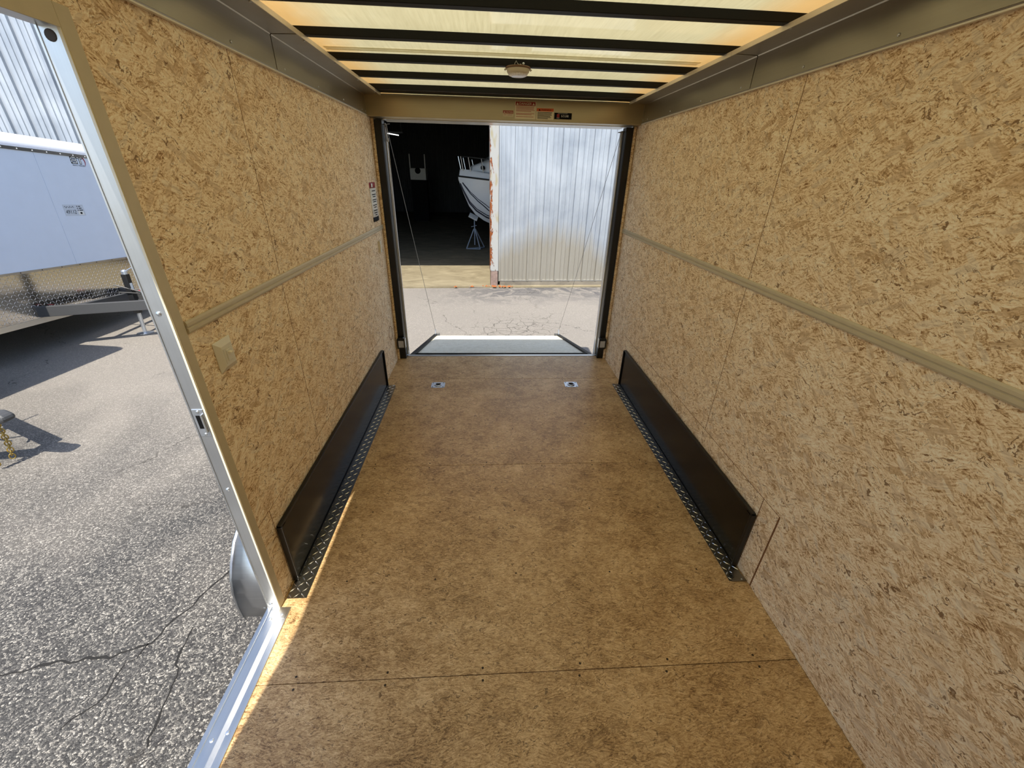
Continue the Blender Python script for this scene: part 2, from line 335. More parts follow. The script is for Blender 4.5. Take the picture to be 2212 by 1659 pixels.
# ------------------------------------------------------------------ mesh helper
class MB:
    def __init__(s): s.v = []; s.f = []
    def box(s, x0, x1, y0, y1, z0, z1):
        b = len(s.v)
        s.v += [(x, y, z) for z in (z0, z1) for y in (y0, y1) for x in (x0, x1)]
        s.f += [tuple(b + i for i in q) for q in ((0, 2, 3, 1), (4, 5, 7, 6), (0, 1, 5, 4), (2, 6, 7, 3), (0, 4, 6, 2), (1, 3, 7, 5))]
        return s
    def prism(s, pts, axis, a, b):
        """pts: 2D polygon; extruded along axis from a to b. axis x: pts=(y,z); y: (x,z); z: (x,y)"""
        k = len(s.v); n = len(pts)
        def P(p, t): return {'x': (t, p[0], p[1]), 'y': (p[0], t, p[1]), 'z': (p[0], p[1], t)}[axis]
        s.v += [P(p, a) for p in pts] + [P(p, b) for p in pts]
        ar = sum(pts[i][0] * pts[(i + 1) % n][1] - pts[(i + 1) % n][0] * pts[i][1] for i in range(n)) * (b - a) * (-1 if axis == 'y' else 1)
        lo = list(range(k, k + n)); hi = list(range(k + n, k + 2 * n))
        if ar > 0:
            s.f.append(tuple(reversed(lo))); s.f.append(tuple(hi))
            s.f += [(lo[i], lo[(i + 1) % n], hi[(i + 1) % n], hi[i]) for i in range(n)]
        else:
            s.f.append(tuple(lo)); s.f.append(tuple(reversed(hi)))
            s.f += [(lo[(i + 1) % n], lo[i], hi[i], hi[(i + 1) % n]) for i in range(n)]
        return s
    def sheet(s, pts, axis, a, b):
        """open polyline extruded along an axis (no thickness; thicken with a modifier)"""
        k = len(s.v); n = len(pts)
        def P(p, t): return {'x': (t, p[0], p[1]), 'y': (p[0], t, p[1]), 'z': (p[0], p[1], t)}[axis]
        s.v += [P(p, a) for p in pts] + [P(p, b) for p in pts]
        s.f += [(k + i, k + i + 1, k + n + i + 1, k + n + i) for i in range(n - 1)]
        return s
    def tube(s, path, r, n=8, cap=True):
        path = [Vector(p) for p in path]; k = len(s.v); m = len(path)
        rr = r if isinstance(r, (list, tuple)) else [r] * m
        up = None
        for i, p in enumerate(path):
            d = (path[min(i + 1, m - 1)] - path[max(i - 1, 0)]).normalized()
            if up is None: up = d.orthogonal().normalized()
            else: up = (up - d * up.dot(d)).normalized()
            w = d.cross(up)
            for j in range(n):
                a = 2 * math.pi * j / n
                s.v.append(tuple(p + (up * math.cos(a) + w * math.sin(a)) * rr[i]))
        for i in range(m - 1):
            for j in range(n):
                a = k + i * n + j; b = k + i * n + (j + 1) % n
                s.f.append((a, b, b + n, a + n))
        if cap:
            s.f.append(tuple(reversed(range(k, k + n)))); s.f.append(tuple(range(k + (m - 1) * n, k + m * n)))
        return s
    def lathe(s, prof, n=24, c=(0, 0, 0), axis='z'):
        """prof: list of (r, h)"""
        k = len(s.v); m = len(prof)
        for r, h in prof:
            for j in range(n):
                a = 2 * math.pi * j / n; u, v = r * math.cos(a), r * math.sin(a)
                q = {'z': (u, v, h), 'x': (h, u, v), 'y': (v, h, u)}[axis]
                s.v.append((c[0] + q[0], c[1] + q[1], c[2] + q[2]))
        for i in range(m - 1):
            for j in range(n):
                a = k + i * n + j; b = k + i * n + (j + 1) % n
                s.f.append((a, b, b + n, a + n))
        s.f.append(tuple(reversed(range(k, k + n)))); s.f.append(tuple(range(k + (m - 1) * n, k + m * n)))
        return s
    def torus(s, c, R, r, e1, e2, n=16, k=6, sx=1.0, arc=1.0):
        e1 = Vector(e1).normalized(); e2 = Vector(e2).normalized(); c = Vector(c)
        if arc >= 1: path = [c + (e1 * math.cos(2 * math.pi * i / n) * sx + e2 * math.sin(2 * math.pi * i / n)) * R for i in range(n + 1)]
        else: path = [c + (e1 * math.cos(2 * math.pi * arc * i / n) * sx + e2 * math.sin(2 * math.pi * arc * i / n)) * R for i in range(n + 1)]
        return s.tube(path, r, k, cap=arc < 1)
    def build(s, name, mat, parent=None, smooth=False, bevel=0.0, solid=0.0, sharp=40):
        me = bpy.data.meshes.new(name); me.from_pydata([tuple(v) for v in s.v], [], s.f); me.update()
        o = bpy.data.objects.new(name, me); COL.objects.link(o)
        if mat: me.materials.append(M[mat] if isinstance(mat, str) else mat)
        if parent is not None: o.parent = parent
        if smooth:
            me.polygons.foreach_set('use_smooth', [True] * len(me.polygons))
            try: me.set_sharp_from_angle(angle=math.radians(sharp))
            except Exception: pass
        if solid:
            md = o.modifiers.new('thickness', 'SOLIDIFY'); md.thickness = solid; md.offset = 0
        if bevel:
            md = o.modifiers.new('bevel', 'BEVEL'); md.width = bevel; md.segments = 2; md.limit_method = 'ANGLE'
        return o

def B(x0, x1, y0, y1, z0, z1): return MB().box(x0, x1, y0, y1, z0, z1)
def empty(name, loc=(0, 0, 0), rot=(0, 0, 0)):
    o = bpy.data.objects.new(name, None); COL.objects.link(o); o.location = loc; o.rotation_euler = rot; o.empty_display_size = 0.1; return o
def tag(o, label, cat, group=None):
    o['label'] = label; o['category'] = cat
    if group: o['group'] = group
    return o
def struct(o, label=None):
    o['kind'] = 'structure'
    if label: o['label'] = label
    return o
def text(s, name, mat, parent, origin, right, up, width=None, height=0.01, off=0.0008, shear=0.0, fat=0.0):
    """flat printed lettering: baseline-left at origin, running along right"""
    cu = bpy.data.curves.new(name, 'FONT'); cu.body = s; cu.size = 1.0; cu.resolution_u = 2; cu.shear = shear; cu.offset = fat; cu.extrude = 0.0
    tmp = bpy.data.objects.new(name, cu); COL.objects.link(tmp)
    dg = bpy.context.evaluated_depsgraph_get(); dg.update()
    me = bpy.data.meshes.new_from_object(tmp.evaluated_get(dg))
    bpy.data.objects.remove(tmp); bpy.data.curves.remove(cu)
    xs = [v.co.x for v in me.vertices]; ys = [v.co.y for v in me.vertices]
    if not xs: return None
    x0, x1, y0, y1 = min(xs), max(xs), min(ys), max(ys)
    sy = height / max(1e-6, y1 - y0); sx = (width / (x1 - x0)) if width else sy
    R = Vector(right).normalized(); U = Vector(up).normalized(); N = R.cross(U); O = Vector(origin)
    for v in me.vertices:
        v.co = O + R * ((v.co.x - x0) * sx) + U * ((v.co.y - y0) * sy) + N * off
    me.materials.clear(); me.materials.append(M[mat])
    o = bpy.data.objects.new(name, me); COL.objects.link(o); o.parent = parent
    return o

G = -0.55            # ground height below the trailer floor
HW = 1.03            # inner half width

# ================================================================== GROUND
g = B(-40, 40, -15, 60, G - 0.3, G).build('asphalt_ground', 'asphalt'); struct(g, 'grey cracked asphalt lot with pale exposed stones')
def ribbon(path, w0):
    m = MB(); L = []; Rr = []
    for i, p in enumerate(path):
        a = Vector(path[max(0, i - 1)]); b = Vector(path[min(len(path) - 1, i + 1)]); d = (b - a).normalized(); n = Vector((-d.y, d.x))
        w = w0 * random.uniform(0.3, 1.0); L.append((p[0] + n.x * w, p[1] + n.y * w)); Rr.append((p[0] - n.x * w, p[1] - n.y * w))
    for i in range(len(path) - 1):
        k = len(m.v); m.v += [(*L[i], G + .0015), (*Rr[i], G + .0015), (*Rr[i + 1], G + .0015), (*L[i + 1], G + .0015)]; m.f.append((k, k + 1, k + 2, k + 3))
    return m
def wiggle(pts, step=0.035, amp=0.014):
    out = []
    for a, b in zip(pts, pts[1:]):
        a = Vector(a); b = Vector(b); n = max(1, int((b - a).length / step))
        for i in range(n): out.append(tuple(a.lerp(b, i / n) + Vector((random.uniform(-amp, amp), random.uniform(-amp, amp)))))
    out.append(tuple(pts[-1])); return out
for pts, w in (([(-1.64, 1.93), (-1.714, 1.775), (-1.81, 1.595), (-1.893, 1.352), (-2.041, 1.279), (-2.269, 1.268), (-2.6, 1.19)], 0.0085),
               ([(-1.72, 1.42), (-1.733, 1.334), (-1.708, 1.243), (-1.635, 1.098), (-1.60, 0.9)], 0.006),
               ([(-1.893, 1.352), (-1.95, 1.20), (-1.93, 1.10), (-2.02, 0.98)], 0.004)):
    ribbon(wiggle(pts), w).build('pavement_crack', 'crack', g)

# ================================================================== TRAILER SHELL
# ---- floor
fl = B(-1.08, 1.08, -0.78, 3.80, -0.12, -0.020).build('floor', 'black_bow'); struct(fl, 'oiled oriented-strand-board trailer floor in wide sheets')
seams = [-0.76, -0.376, 0.838, 2.052, 3.264, 3.772]
for a, b in zip(seams, seams[1:]):
    B(-1.032, 1.032, a + 0.0012, b - 0.0012, -0.019, 0.0).build('floor_board', 'osb_floor', fl, bevel=0.0012)
sc = MB()
for y in (0.838, 2.052, 3.264):
    for i in range(6):
        x = -0.85 + i * 0.34
        for d in (-0.02, 0.022):
            sc.lathe([(0.0045, -0.001), (0.0045, 0.0006)], 8, (x + random.uniform(-.02, .02), y + d, 0))
for y in (0.43, 1.25, 1.66, 2.46, 2.86):
    for i in range(5):
        sc.lathe([(0.0042, -0.001), (0.0042, 0.0006)], 8, (-0.80 + i * 0.40 + random.uniform(-.03, .03), y + random.uniform(-.01, .01), 0))
o = sc.build('floor_screws', 'screw', fl); o['kind'] = 'stuff'
B(-0.945, 0.945, 3.772, 3.812, -0.03, 0.003).build('rear_sill', 'alum_x', fl, bevel=0.001)

# ---- walls
def panel(poly, side, parent, name='wall_panel', mat='osb_wall'):
    a, b = (HW, HW + 0.010)
    return MB().prism(poly, 'x', side * a, side * b).build(name, mat, parent)
D0, D1, DH = -0.04, 1.137, 1.895       # side door opening in the left wall
PZ, P0, P1, P2 = 0.424, 1.153, 1.259, 3.27
wl_ = MB()
wl_.box(-1.0745, -1.0405, D1 + 0.006, 3.84, -0.12, 2.19).box(-1.0745, -1.0405, -0.78, D0 - 0.006, -0.12, 2.19).box(-1.0745, -1.0405, D0 - 0.006, D1 + 0.006, DH + 0.006, 2.19)
WL = wl_.build('wall_left', 'backing'); struct(WL, 'left trailer wall lined with oriented strand board')
WR = B(1.0405, 1.0745, -0.78, 3.84, -0.12, 2.19).build('wall_right', 'backing'); struct(WR, 'right trailer wall lined with oriented strand board')
Z1, Z2, ZT = 1.213, 1.230, 2.01
e = 0.0021
panel([(D1, 0.002), (P0 - .002, 0.002), (P0 - .002, PZ), (1.79 - e, PZ), (1.79 - e, Z1), (D1, Z1)], -1, WL)
panel([(1.79 + e, PZ), (P2, PZ), (P2, .002), (3.694, .002), (3.694, Z1), (1.79 + e, Z1)], -1, WL)
panel([(-0.77, DH), (D1, DH), (D1, Z2), (1.79 - e, Z2), (1.79 - e, ZT), (-0.77, ZT)], -1, WL)
panel([(1.79 + e, Z2), (3.694, Z2), (3.694, ZT), (1.79 + e, ZT)], -1, WL)
panel([(-0.77, .002), (D0, .002), (D0, DH - e), (-0.77, DH - e)], -1, WL)
panel([(P0 + .002, .002), (P1 - e, .002), (P1 - e, PZ - .0035), (P0 + .002, PZ - .0035)], -1, WL)
panel([(P1 + e, .002), (P2 - .003, .002), (P2 - .003, PZ - .0035), (P1 + e, PZ - .0035)], -1, WL)
panel([(-0.62, .002), (P0 - .003, .002), (P0 - .003, PZ), (1.79 - e, PZ), (1.79 - e, Z1), (-0.62, Z1)], 1, WR)
panel([(1.79 + e, PZ), (P2, PZ), (P2, .002), (3.694, .002), (3.694, Z1), (1.79 + e, Z1)], 1, WR)
panel([(-0.62, Z2), (1.79 - e, Z2), (1.79 - e, ZT), (-0.62, ZT)], 1, WR)
panel([(1.79 + e, Z2), (3.694, Z2), (3.694, ZT), (1.79 + e, ZT)], 1, WR)
panel([(P0 + .002, .002), (P1 - e, .002), (P1 - e, PZ - .0035), (P0 + .002, PZ - .0035)], 1, WR)
panel([(P1 + e, .002), (P2 - .003, .002), (P2 - .003, PZ - .0035), (P1 + e, PZ - .0035)], 1, WR)
# brown raw edges showing in the joints between the boards
for s_, W_ in ((-1, WL), (1, WR)):
    p, q = sorted((s_ * (HW + .0005), s_ * (HW + .009)))
    for a0, a1, b0, b1 in ((1.7885, 1.7915, PZ, Z1), (1.7885, 1.7915, Z2, ZT - .01), (P0 + .002, P2 - .003, PZ - .0033, PZ - .0002), (P1 - .0016, P1 + .0016, .003, PZ - .004)):
        B(p, q, a0, a1, b0, b1).build('board_joint', 'edge_wood', W_)
# outer white skins
B(-1.0790, -1.0750, D1 + .02, 3.84, -0.1, 2.19).build('outer_skin', 'white_paint', WL); B(-1.0790, -1.0750, -.78, D0 - .02, -0.1, 2.19).build('outer_skin', 'white_paint', WL)
B(1.0750, 1.0790, -.78, 3.84, -0.1, 2.19).build('outer_skin', 'white_paint', WR)
# exposed brown board edge along the right patch gap
B(1.0292, 1.0302, P0 - .0045, P0 + .003, .004, PZ - .004).build('raw_board_edge', 'edge_wood', WR)
# round knock-out cut in the left wall by the rear door
MB().torus((-1.0295, 3.535, 0.333), 0.062, 0.0022, (0, 1, 0), (0, 0, 1), 28, 5).build('round_cutout_ring', 'edge_wood', WL)
# front wall behind the camera
WF = B(-1.03, 1.03, -0.80, -0.77, 0.0, 2.16).build('wall_front', 'osb_end'); struct(WF, 'front trailer wall behind the viewer')

# ---- mid-height H-channel trim on both walls
for s, nm in ((-1, 'trim_1'), (1, 'trim_2')):
    y0 = D1 + 0.034 if s < 0 else -0.62
    prof = [(HW + .004, Z1 - .010), (HW - .005, Z1 - .010), (HW - .0075, Z1 - .004), (HW - .0075, 1.218), (HW - .0045, 1.2195), (HW - .0045, 1.2235), (HW - .0075, 1.225), (HW - .0075, Z2 + .004), (HW - .005, Z2 + .010), (HW + .004, Z2 + .010)]
    o = MB().prism([(s * x, z) for x, z in prof], 'y', y0, 3.692).build(nm, 'vinyl')
    struct(o, 'tan plastic joint strip along the %s wall at mid height' % ('left' if s < 0 else 'right'))

# ---- aluminium cove at the top of both walls
for s, nm in ((-1, 'trim_3'), (1, 'trim_4')):
    c = empty(nm, (s * HW, 2.1, 2.0)); struct(c, 'bent aluminium cove along the top of the %s wall' % ('left' if s < 0 else 'right'))
    c.location = (0, 0, 0)
    segs = [(-0.77, 2.158), (2.160, 3.574)]
    for (a, b) in segs:
        t_ = 0.0015 if b > 3 else 0.0
        prof = [(HW, 1.997), (HW - .010, 1.997), (HW - .012, 2.0005), (HW - .0055 - t_, 2.004), (HW - .0045 - t_, 2.118 - t_), (HW - .0075 - t_, 2.1215 - t_), (.912, 2.1245 - t_), (.910, 2.119), (.9075, 2.119), (.9075, 2.132), (HW, 2.132)]
        MB().prism([(s * x, z) for x, z in prof], 'y', a, b).build('cove_panel', 'cove', c)
        p, q = sorted((s * (HW - .0135), s * (HW - .001))); B(p, q, a, b, 1.9925, 1.9968).build('cove_lip', 'lip', c)
        p, q = sorted((s * .9055, s * .9090)); B(p, q, a, b, 2.1155, 2.1330).build('cove_edge', 'lip', c)
    for y in (0.2, .62, 1.03, 1.426, 1.82, 2.237, 2.634, 3.053, 3.47, 3.56):
        MB().lathe([(0.0048, 0), (0.0048, .0015), (.0036, .003), (.001, .0042)], 10, (0, 0, 0), 'x').build('cove_screw', 'zinc', c).matrix_local = Matrix.Translation((s * (HW - .005), y, 2.019)) @ Matrix.Rotation(0 if s < 0 else math.pi, 4, 'Z')
    for y in (1.00, 1.40, 1.80, 2.245, 2.65, 3.06, 3.47):
        MB().lathe([(0.0045, 0), (0.0045, -.0015), (.0034, -.003), (.001, -.004)], 10, (s * .924, y, 2.1225)).build('cove_screw', 'zinc', c)

# ---- ceiling: translucent sheet on black roof bows
cm = MB(); n = 14
for i in range(n + 1):
    x = -1.08 + 2.16 * i / n; z = 2.161 + 0.004 * (1 - (x / 1.08) ** 2)
    cm.v += [(x, -0.80, z), (x, 2.532, z), (x, 2.532, z + .0015), (x, 3.83, z + .0015)]
for i in range(n):
    for j in (0, 2): k = i * 4 + j; cm.f.append((k, k + 1, k + 5, k + 4))
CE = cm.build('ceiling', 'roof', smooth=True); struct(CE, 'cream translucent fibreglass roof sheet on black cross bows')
for y in (-0.245, 0.16, 0.565, 0.97, 1.375, 1.785, 2.199, 2.604, 3.005, 3.41):
    pr = [(-1.03, 2.1325), (1.03, 2.1325), (1.03, 2.158)] + [(x, 2.1595 + 0.004 * (1 - (x / 1.08) ** 2)) for x in (1.0, .8, .6, .4, .2, 0, -.2, -.4, -.6, -.8, -1.0)] + [(-1.03, 2.158)]
    MB().prism(pr, 'y', y, y + 0.037).build('roof_bow', 'black_bow', CE, bevel=0.002)
    B(-.905, .905, y + .0371, y + .0405, 2.1325, 2.1345).build('bow_flange', 'alum_x', CE)
B(-1.03, 1.03, 3.450, 3.577, 2.1325, 2.158).build('rear_bow_filler', 'black_bow', CE)
sm = MB(); 
for i in range(n + 1):
    x = -0.93 + 1.86 * i / n; z = 2.1585 + 0.004 * (1 - (x / 1.08) ** 2)
    sm.v += [(x, 2.50, z), (x, 2.565, z)]
for i in range(n): sm.f.append((2 * i, 2 * i + 2, 2 * i + 3, 2 * i + 1))
t = NT('translucent_lap_tape'); tr = t.node('ShaderNodeBsdfTranslucent', {'Color': t.mix(t.rng(t.noise(t.obj(), 8, 3).outputs[0], .3, .7), srgb(196, 190, 168), srgb(214, 208, 188))}); df = t.node('ShaderNodeBsdfDiffuse', {'Color': srgb(186, 180, 160)})
mx = t.node('ShaderNodeMixShader', {0: 0.6}); t.l.new(df.outputs[0], mx.inputs[1]); t.l.new(tr.outputs[0], mx.inputs[2]); t.l.new(mx.outputs[0], t.out.inputs[0]); M['tape'] = t.m
sm.build('lap_seam_strip', 'tape', CE)

# ---- rear header
HD = B(-1.03, 1.03, 3.578, 3.82, 1.990, 2.127).build('wall_rear', 'header', bevel=0.003); struct(HD, 'brushed metal header box above the rear door opening')
B(-1.03, 1.03, 3.575, 3.5785, 2.121, 2.129).build('header_lip', 'alum_x', HD)
B(-1.028, -1.0265 + .003, 3.5745, 3.5779, 1.99, 2.12).build('corner_strip', 'alum_z', HD); B(1.0235, 1.028, 3.5745, 3.5779, 1.99, 2.12).build('corner_strip', 'alum_z', HD)
MB().prism([(3.70, 1.9895), (3.85, 1.9895), (3.85, 1.981), (3.70, 1.9865)], 'x', -0.935, 0.935).build('rear_drip_trim', 'white_paint', HD)
B(-1.06, 1.06, 3.82, 3.855, 1.991, 2.185).build('outer_rear_hoop', 'white_paint', HD, bevel=0.004)

# ---- rear door frame
D_R = empty('door_1'); struct(D_R, 'black steel frame of the open rear ramp doorway')
for s in (-1, 1):
    x = lambda a, b: (min(s * a, s * b), max(s * a, s * b))
    MB().box(*x(1.0095, 1.0405), 3.700, 3.74, 0.001, 1.989).build('return_board', 'osb_end', D_R)
    MB().box(*x(1.0285, 1.0315), 3.6945, 3.6995, 0.001, 1.989).build('raw_board_edge', 'edge_wood', D_R)
    MB().box(*x(.950, 1.009), 3.712, 3.80, 0.001, 1.985).build('jamb_post', 'black_metal', D_R, bevel=0.002)
    MB().box(*x(.944, .957), 3.801, 3.86, -0.10, 1.968).build('jamb_edge_trim', 'white_paint', D_R)
    MB().box(*x(.953, .958), 3.7, 3.7115, 0.22, 1.95).build('jamb_seal', 'black_plastic', D_R)
    # latch keeper: black bracket with pale steel plate
    k = MB().prism([(s * .944, .118), (s * 1.016, .118), (s * 1.016, .215), (s * 1.004, .232), (s * .956, .232), (s * .944, .215)], 'y', 3.672, 3.7115).build('latch_keeper', 'black_metal', D_R, bevel=0.003)
    MB().box(*x(.952, 1.002), 3.6695, 3.6719, .135, .202).build('keeper_plate', 'zinc', k)
    MB().box(*x(.938, .9435), 3.675, 3.71, .13, .225).build('keeper_hook', 'alum_z', k)
    MB().tube([(s * .94, 3.775, .012), (s * .965, 3.755, .03), (s * .972, 3.745, .006)], 0.004, 6).build('sill_tab', 'alum_x', D_R)

# ---- side door frame in the left wall
D_L = empty('door_2'); struct(D_L, 'aluminium frame of the open side door with tan trim')
B(-1.0745, -1.0305, D1 - .006, D1 + .004, -.02, DH).build('door_jamb', 'alum_z', D_L, bevel=0.001)
B(-1.0785, -1.0746, D1 - .008, D1 + .03, -.02, DH + .02).build('jamb_flange', 'alum_z', D_L)
B(-1.0745, -1.0305, D0 - .004, D0 + .006, -.02, DH).build('door_jamb', 'alum_z', D_L, bevel=0.001)
B(-1.0745, -1.0305, D0, D1, DH - .006, DH + .004).build('door_head', 'alum_y', D_L, bevel=0.001)
# tan vinyl casing on the inside
B(-1.030, -1.0265, D1 - .008, D1 + .030, .002, DH + .034).build('casing', 'vinyl', D_L, bevel=0.001)
B(-1.030, -1.0265, D0 - .030, D0 + .008, .002, DH + .034).build('casing', 'vinyl', D_L, bevel=0.001)
B(-1.030, -1.0265, D0 + .008, D1 - .008, DH - .008, DH + .034).build('casing', 'vinyl', D_L, bevel=0.001)
B(-1.0335, -1.0275, D1 - .0105, D1 - .0081, .002, DH).build('casing_edge', 'cream', D_L)
# sill
B(-1.064, -0.985, D0, D1 - .005, .0005, .004).build('door_sill', 'alum_y', D_L, bevel=0.0012)
MB().prism([(-1.064, .004), (-1.010, .004), (-1.028, .0065), (-1.058, .0065)], 'y', D0, D1 - .006).build('sill_ridge', 'alum_y', D_L)
B(-1.082, -1.064, D0, D1 - .005, -.075, .0035).build('sill_drop_edge', 'alum_y', D_L, bevel=0.002)
B(-1.06, -.992, D1 - .055, D1 - .008, .0042, .0056).build('sill_corner_plate', 'alum_x', D_L)
def jscrew(x, z, r=.0065):
    MB().lathe([(r, 0), (r, -.0015), (r * .7, -.003), (r * .15, -.0038)], 12, (x, D1 - .0062, z), 'y').build('frame_screw', 'zinc', D_L, smooth=True)
for x, z in ((-1.057, 1.277), (-1.055, .648), (-1.061, .028)): jscrew(x, z)
MB().lathe([(.011, 0), (.011, -.001), (.009, -.0012)], 16, (-1.055, D1 - .0062, 1.874), 'y').build('drilled_hole', 'screw', D_L)
for y in (1.10, .70): 
    MB().lathe([(.0065, 0), (.0065, .0012), (.004, .0024)], 10, (-1.007, y, .004)).build('frame_screw', 'zinc', D_L); MB().lathe([(.0065, 0), (.0065, .0012), (.004, .0024)], 10, (-1.045, y - .02, .0065)).build('frame_screw', 'zinc', D_L)
# strike plate
st = B(-1.071, -1.037, D1 - .0085, D1 - .0061, .872, .972).build('strike_plate', 'zinc', D_L, bevel=.001)
B(-1.064, -1.046, D1 - .0092, D1 - .0086, .902, .950).build('strike_pocket', 'ink', st)
for z in (.880, .963): MB().lathe([(.005, 0), (.005, -.001), (.002, -.002)], 10, (-1.054, D1 - .0086, z), 'y').build('strike_screw', 'alum_z', st)
B(-1.0455, -1.0415, D1 - .016, D1 - .0086, .890, .955).build('strike_lip', 'alum_z', st)

# ================================================================== THINGS ON THE FLOOR AND WALLS
def tread_bars(x0, x1, y0, y1, pitch=0.0275):
    m = MB(); z = 0.0022; row = 0; y = y0 + .012
    while y < y1 - .008:
        x = x0 + .009; c = 0
        while x < x1 - .006:
            a = math.radians(45 if (row + c) % 2 else -45); d = Vector((math.cos(a), math.sin(a))); nrm = Vector((-d.y, d.x)); L, w = .0155, .0030
            k = len(m.v); P = Vector((x, y))
            for q, zz in ((-d * L, z), (d * L, z), (nrm * w, z), (-nrm * w, z), (-d * L * .55, z + .0016), (d * L * .55, z + .0016)):
                v = P + q; m.v.append((min(max(v.x, x0 + .001), x1 - .001), v.y, zz))
            m.f += [(k, k + 3, k + 4), (k + 3, k + 5, k + 4), (k + 3, k + 1, k + 5), (k + 1, k + 2, k + 5), (k + 2, k + 4, k + 5), (k + 2, k, k + 4)]
            x += pitch; c += 1
        y += pitch; row += 1
    return m
for s in (-1, 1):
    side = 'left' if s < 0 else 'right'
    x0, x1 = (-1.022, -.938) if s < 0 else (.950, 1.024)
    poly = [(x0, 1.172), (x1, 1.172), (x1, 3.12), (x1 - .012, 3.15), (x0, 3.15)] if s < 0 else [(x0, 1.18), (x1, 1.18), (x1, 3.15), (x0, 3.15)]
    TP = MB().prism(poly, 'z', 0.0006, 0.0022).build('tread_plate', 'tread')
    tag(TP, 'long strip of raised-diamond tread plate on the floor along the %s wall' % side, 'metal plate')
    b = tread_bars(x0, x1, poly[0][1], 3.145).build('tread_bars', 'tread_bar', TP); b['kind'] = 'stuff'
    # black wheel-box guard standing on the strip
    GP = empty('wheel_box_guard', (s * 1.012, 2.2, .0045)); tag(GP, 'black satin guard panel standing against the %s wall above the tread strip' % side, 'guard panel')
    y0, y1, zt = 1.262, 3.135, .322
    X = lambda a: s * (1.012 - a) - s * 1.012
    def gb(a0, a1, ya, yb, za, zb, nm, mt, bev=0.0015):
        p, q = sorted((X(a0), X(a1))); return B(p, q, ya - 2.2, yb - 2.2, za - .0045, zb - .0045).build(nm, mt, GP, bevel=bev)
    gb(-.012, .000, y0, y1, .0045, zt, 'guard_sheet', 'black_satin')
    gb(-.014, .0045, y0, y1, zt, zt + .010, 'guard_top_lip', 'black_metal')
    gb(-.014, .010, y0 - .006, y0 + .0045, .0045, zt + .004, 'guard_end_flange', 'black_metal')
    gb(-.014, .010, y1 - .004, y1 + .008, .0045, zt + .004, 'guard_end_flange', 'black_metal')
    gb(.0004, .003, y0 + .006, y0 + .040, .012, zt - .006, 'guard_end_strip', 'black_satin', 0.0006)
    gb(.0004, .006, y0, y1, .0045, .010, 'guard_foot_bead', 'black_metal', 0.001)
# bent bright corner tab of the right strip
TB = MB().prism([(0.955, 1.174), (1.028, 1.174), (1.018, 1.225), (.995, 1.240)], 'z', .0062, .0078).build('corner_tab', 'tread'); tag(TB, 'bright torn corner tab at the near end of the right tread strip', 'metal tab')
MB().torus((.966, 1.20, .011), .010, .003, (1, 0, 0), (0, 1, .2), 14, 6).build('tab_loop', 'black_plastic', TB)
MB().lathe([(.004, .0078), (.004, .009), (.002, .010)], 10, (1.008, 1.182, 0)).build('tab_rivet', 'zinc', TB)

def d_ring(x, y, label):
    e_ = empty('floor_tie_down', (x, y, 0.0004)); tag(e_, label, 'tie-down ring', 'floor tie-down rings')
    r, w, h = .016, .058, .05; pts = []
    for cx, cy, a0 in ((w - r, h - r, 0), (-(w - r), h - r, 90), (-(w - r), -(h - r), 180), (w - r, -(h - r), 270)):
        for i in range(5): a = math.radians(a0 + i * 22.5); pts.append((cx + r * math.cos(a), cy + r * math.sin(a)))
    MB().prism(pts, 'z', 0, .003).build('plate', 'zinc', e_, bevel=.001)
    MB().lathe([(.036, .003), (.035, .0055), (.031, .0056), (.027, .0036), (.012, .0034)], 24).build('dish', 'zinc', e_, smooth=True)
    MB().lathe([(.021, .0037), (.020, .0040)], 20).build('drain_hole', 'ink', e_)
    MB().torus((0, 0, .0075), .026, .0042, (1, 0, 0), (0, 1, 0), 24, 8).build('ring', 'zinc', e_, smooth=True)
    B(-.012, .012, .018, .032, .0037, .011).build('ring_clip', 'zinc', e_, bevel=.002)
    for sx in (-1, 1):
        for sy in (-1, 1): MB().lathe([(.005, .003), (.005, .0042), (.002, .005)], 8, (sx * .044, sy * .037, 0)).build('bolt', 'screw', e_)
d_ring(-.582, 3.145, 'left one of two zinc tie-down rings set in the floor near the ramp')
d_ring(.580, 3.14, 'right one of two zinc tie-down rings set in the floor near the ramp')

# light switch on the left wall
SW = empty('light_switch', (-1.0298, 1.297, 1.086)); tag(SW, 'beige raised light switch plate on the left wall by the side door', 'switch')
hw, hh = .046, .052
m = MB(); m.v = [(0, -hw, -hh), (0, hw, -hh), (0, hw, hh), (0, -hw, hh), (.003, -hw, -hh), (.003, hw, -hh), (.003, hw, hh), (.003, -hw, hh), (.014, -hw + .018, -hh + .018), (.014, hw - .018, -hh + .018), (.014, hw - .018, hh - .018), (.014, -hw + .018, hh - .018)]
for a, b in ((0, 4), (4, 8)):
    for i in range(4): j = (i + 1) % 4; m.f.append((a + i, a + j, b + j, b + i))
m.f.append((8, 9, 10, 11)); m.f.append((3, 2, 1, 0))
m.build('switch_plate', 'beige', SW, bevel=.0012)
B(.0138, .0155, -.022, .022, -.026, .026).build('switch_frame', 'beige', SW, bevel=.0006)
B(.0154, .0185, -.012, .012, -.019, .019).build('rocker', 'beige', SW, bevel=.001)
MB().prism([(.018, .001), (.027, .006), (.027, .011), (.018, .012)], 'y', -.007, .007).build('toggle', 'cream', SW, bevel=.001)
# small beige cover
CV = empty('cover_box', (-1.0298, 3.505, 1.09)); tag(CV, 'small beige cover box on the left wall beside the rear doorway', 'cover box')
MB().prism([(0, -.03), (.016, -.024), (.016, .024), (0, .03)], 'z', -.045, .045).build('cover_shell', 'beige', CV, bevel=.002)
B(.0162, .0185, -.012, .012, -.02, .02).build('cover_button', 'cream', CV, bevel=.001)

